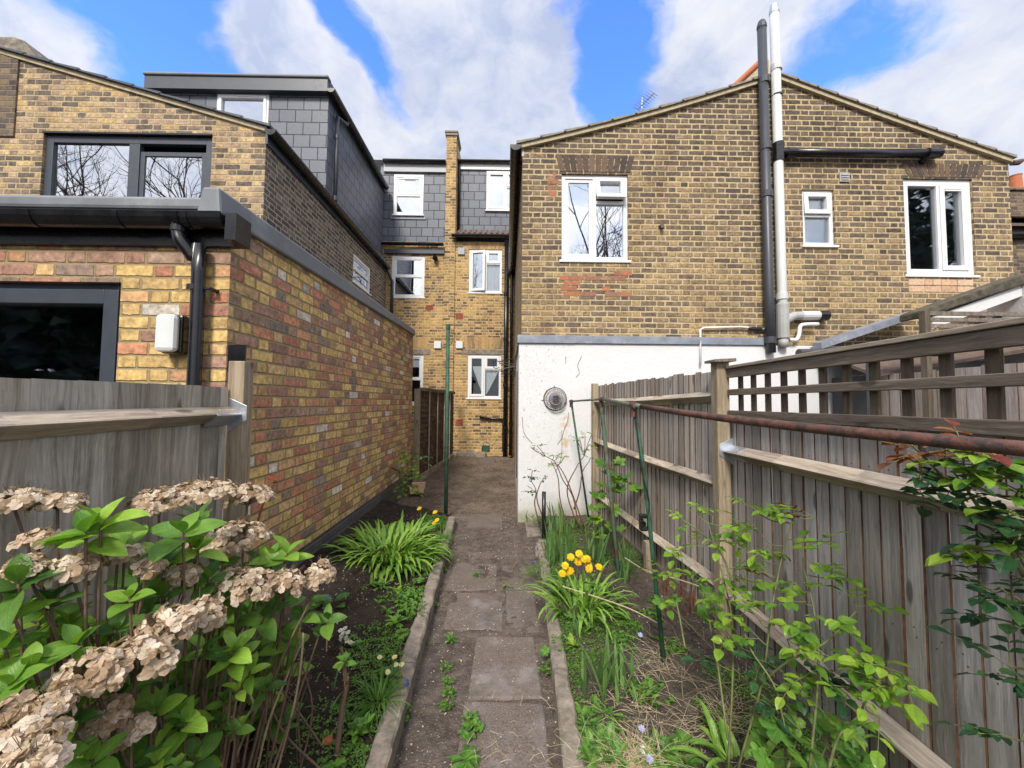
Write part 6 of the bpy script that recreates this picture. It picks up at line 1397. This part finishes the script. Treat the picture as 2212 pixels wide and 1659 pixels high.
shrub('lobed_plant', 'low plant with dark lobed leaves at the foot of the right fence', az(1700, 1640, .08), 1.35, [((1700, 1665), (1720, 1600), (1730, 1560)), ((1760, 1665), (1790, 1600), (1800, 1560))],
      [(1725, 1590, 1.36), (1790, 1590, 1.33), (1810, 1630, 1.3), (1740, 1640, 1.34), (1860, 1640, 1.25), (1690, 1560, 1.42), (1660, 1630, 1.42), (1640, 1580, 1.5), (1830, 1600, 1.28), (1520, 1290, 1.95), (1530, 1330, 1.9), (1440, 1300, 2.1)], .085, ['leaf_weed'], 'cane_green', 2, mk='l')
mb = MB()
for k in range(60):
    q = az(1480+rnd(-60, 60), 1290+rnd(-15, 60), .09); mb.tube([q-Vector((0, 0, .02)), q+Vector((rnd(-.03, .03), rnd(-.03, .03), rnd(.08, .22)))], [.005, .004], 5)
tag(obj('cut_stems', mb, M['cane_red']), 'cluster of short cut red brown stems in the right bed', 'stems')
mb = MB()
for pts in (((1200, 1262, 2.95), (1290, 1290, 2.7), (1360, 1315, 2.5), (1420, 1345, 2.35)), ((1350, 1205, 3.1), (1400, 1235, 2.75), (1460, 1250, 2.5), (1520, 1270, 2.3))):
    mb.tube(curve([ay(*p) for p in pts]), .004, 5, False)
tag(obj('fallen_cane', mb, M['straw']), 'long pale dry canes arching across the right bed', 'cane')

# ------------------------------------------------------------------ ground cover, dry grass, litter
mb = MB(); n_ = 0
while n_ < 7000:
    y = rnd(.9, 4.6); x = rnd(kxr(y)+.08, 1.38); f = fbm(x*1.0+4, y, 2.4, 4)
    if f < (.0 if x < .8 else .12): continue
    c = Vector((x, y, zbedR(x, y)+.004))
    for k in range(3): leaf(mb, c+Vector((rnd(-.012, .012), rnd(-.012, .012), rnd(0, .012))), rvec(0, .9), (0, 0, 1), rnd(.008, .018), rnd(.006, .011), p_ob, .2, .2, 2)
    n_ += 1
n_ = 0
while n_ < 2300:
    y = rnd(1.2, 5.0); x = kxl(y)-.10-abs(random.gauss(0, .16)); f = fbm(x+9, y, 2.2, 4)
    if x < -1.4 or f < .02: continue
    c = Vector((x, y, zbedL(x, y)+.004))
    for k in range(3): leaf(mb, c+Vector((rnd(-.012, .012), rnd(-.012, .012), rnd(0, .012))), rvec(0, .9), (0, 0, 1), rnd(.01, .022), rnd(.007, .012), p_ob, .2, .2, 2)
    n_ += 1
o_ = obj('ground_cover', mb, M['moss']); tag(o_, 'low green chickweed carpet spreading over the soil beds', 'ground cover', None, 'stuff')
mb = MB()
def straw_at(px, py, sx, sy, n, L):
    for k in range(n):
        x, y = random.gauss(px, sx), random.gauss(py, sy)
        if y > 1720: continue
        q = az(x, y, .09); a = rnd(-.8, 3.9); e = rnd(-.1, .8); l = L*rnd(.4, 1.1); P = [q]
        h = Vector((math.cos(a), math.sin(a), 0))
        for j in range(4):
            P.append(P[-1]+(h*math.cos(e)+Vector((0, 0, math.sin(e))))*l/4); e -= rnd(.1, .35); a += rnd(-.12, .12); h = Vector((math.cos(a), math.sin(a), 0))
            P[-1].z = max(P[-1].z, .085)
        mb.tube(P, [.0008, .0008, .0007, .0006, .0004], 3, False)
straw_at(1550, 1560, 45, 38, 260, .22); straw_at(1430, 1430, 34, 28, 100, .17); straw_at(1370, 1650, 55, 20, 420, .18); straw_at(1350, 1520, 40, 35, 90, .14); straw_at(1500, 1380, 40, 40, 60, .12)
straw_at(1120, 1600, 60, 60, 40, .07); straw_at(680, 1560, 60, 60, 90, .1)
o_ = obj('dry_grass', mb, M['straw']); tag(o_, 'pale tangled dry grass in the right bed', 'dry grass', None, 'stuff')
mb = MB()
for k in range(4200):
    r = random.random()
    if r < .62: y = rnd(1.2, 9.8)**1.0; x = rnd(kxl(min(y, 5))-.0, .30) if y < 5.3 else rnd(-1.35, .10); z = max(zpath(x, y)-.004, .004)
    elif r < .82: y = rnd(1.1, 4.8); x = rnd(-1.3, kxl(y)-.1); z = zbedL(x, y)
    else: y = rnd(1.1, 4.8); x = rnd(kxr(y)+.1, 1.35); z = zbedR(x, y)
    p = Vector((x, y, z+.004)); a = rnd(0, 6.28); h = Vector((math.cos(a), math.sin(a), rnd(-.05, .15)))
    t_ = random.random()
    if t_ < .45: mb.mat = 0; l = rnd(.01, .05); mb.tube([p, p+h*l*.5+rvec()*.003, p+h*l], [.0009, .001, .0007], 3, False); mb.mat = 0
    elif t_ < .9: leaf(mb, p, h, (0, 0, 1), rnd(.008, .022), rnd(.005, .012), p_ov, .3, .3, 2, 1)
    else: leaf(mb, p, h, (0, 0, 1), rnd(.006, .014), rnd(.006, .01), p_ov, .2, .3, 2, 2)
o_ = obj('leaf_litter', mb, [M['twig'], M['dry_petal'], M['white_petal']]); tag(o_, 'fallen petals and twig bits scattered on path and soil', 'leaf litter', None, 'stuff')

# ------------------------------------------------------------------ trees behind the garden, seen in the window reflections
def bare_tree(x, y, h, seed, label):
    random.seed(seed); t = thing('bare_tree', label, 'tree', (x, y, 0)); tk = MB(); br = MB()
    def grow(p, d, L, r, lvl):
        n = 4; P = [p]; dd = d.copy()
        for i in range(n): dd = unit(dd+rvec()*.16+Vector((0, 0, .04))); P.append(P[-1]+dd*L/n)
        (tk if lvl == 0 else br).tube(P, [r*(1-.45*i/n) for i in range(n+1)], 7 if lvl < 2 else 4, False)
        if lvl >= 6: return
        for k in range(3 if lvl < 4 else 2):
            q = P[2+min(2, k)] if lvl else P[(3, 4, 4)[k]]
            nd = unit(dd*.8+rvec()*.7+Vector((0, 0, .12))); grow(q, nd, L*rnd(.66, .84), r*.52*rnd(.8, 1.1), lvl+1)
    grow(Vector((x, y, -.1)), Vector((rnd(-.1, .1), rnd(-.1, .1), 1)), h*.30, h*.021, 0)
    obj('trunk', tk, M['twig'], t); obj('branches', br, M['twig'], t)
for i, (x, y, h, lb) in enumerate(((-21, -8, 19, 'tall bare tree beyond the left gardens, mirrored in the wide grey window'), (-16.5, -10, 21, 'tallest bare tree beyond the garden, mirrored in the loft window'), (-18, -6.5, 18, 'dense bare tree nearest the left gardens, mirrored in the wide grey window'), (-7.3, -9.5, 16, 'bare tree behind the garden mirrored in the far sash windows'), (4.3, -8, 15, 'bare tree behind the garden mirrored in the white window with the tilted light'))):
    bare_tree(x, y, h, 40+i, lb)
random.seed(5)
def evergreen(x, y, h, rx, label, n=4200):
    t = thing('evergreen_tree', label, 'tree', (x, y, 0)); mb = MB(); st = MB()
    st.tube([(x, y, -.1), (x+.1, y, h*.5), (x, y, h*.9)], [.25, .18, .05], 8); obj('trunk', st, M['twig'], t)
    cl = [Vector((x+rnd(-.7, .7)*rx, y+rnd(-.7, .7)*rx*.8, h*rnd(.12, .92))) for k in range(40)]
    for k in range(n):
        c = random.choice(cl); w_ = rx*.42*(1.15-.6*c.z/h); p = c+rvec()*w_*random.random()**.4; leaf(mb, p, rvec(-.6, .5), rvec(0, 1), rnd(.45, .9), rnd(.28, .5), p_ov, .3, .3, 2)
    obj('crown', mb, M['leaf_ever'], t)
evergreen(-19, -7.5, 6.5, 3.6, 'dark evergreen hedge tree beyond the left gardens'); evergreen(-13.5, -8, 6.2, 3.6, 'lower dark evergreen behind the left fence'); evergreen(21, -9, 12, 4.5, 'tall dark evergreen beyond the right gardens', 3600); evergreen(-9, -8.5, 6.2, 3.2, 'round dark evergreen at the garden end')
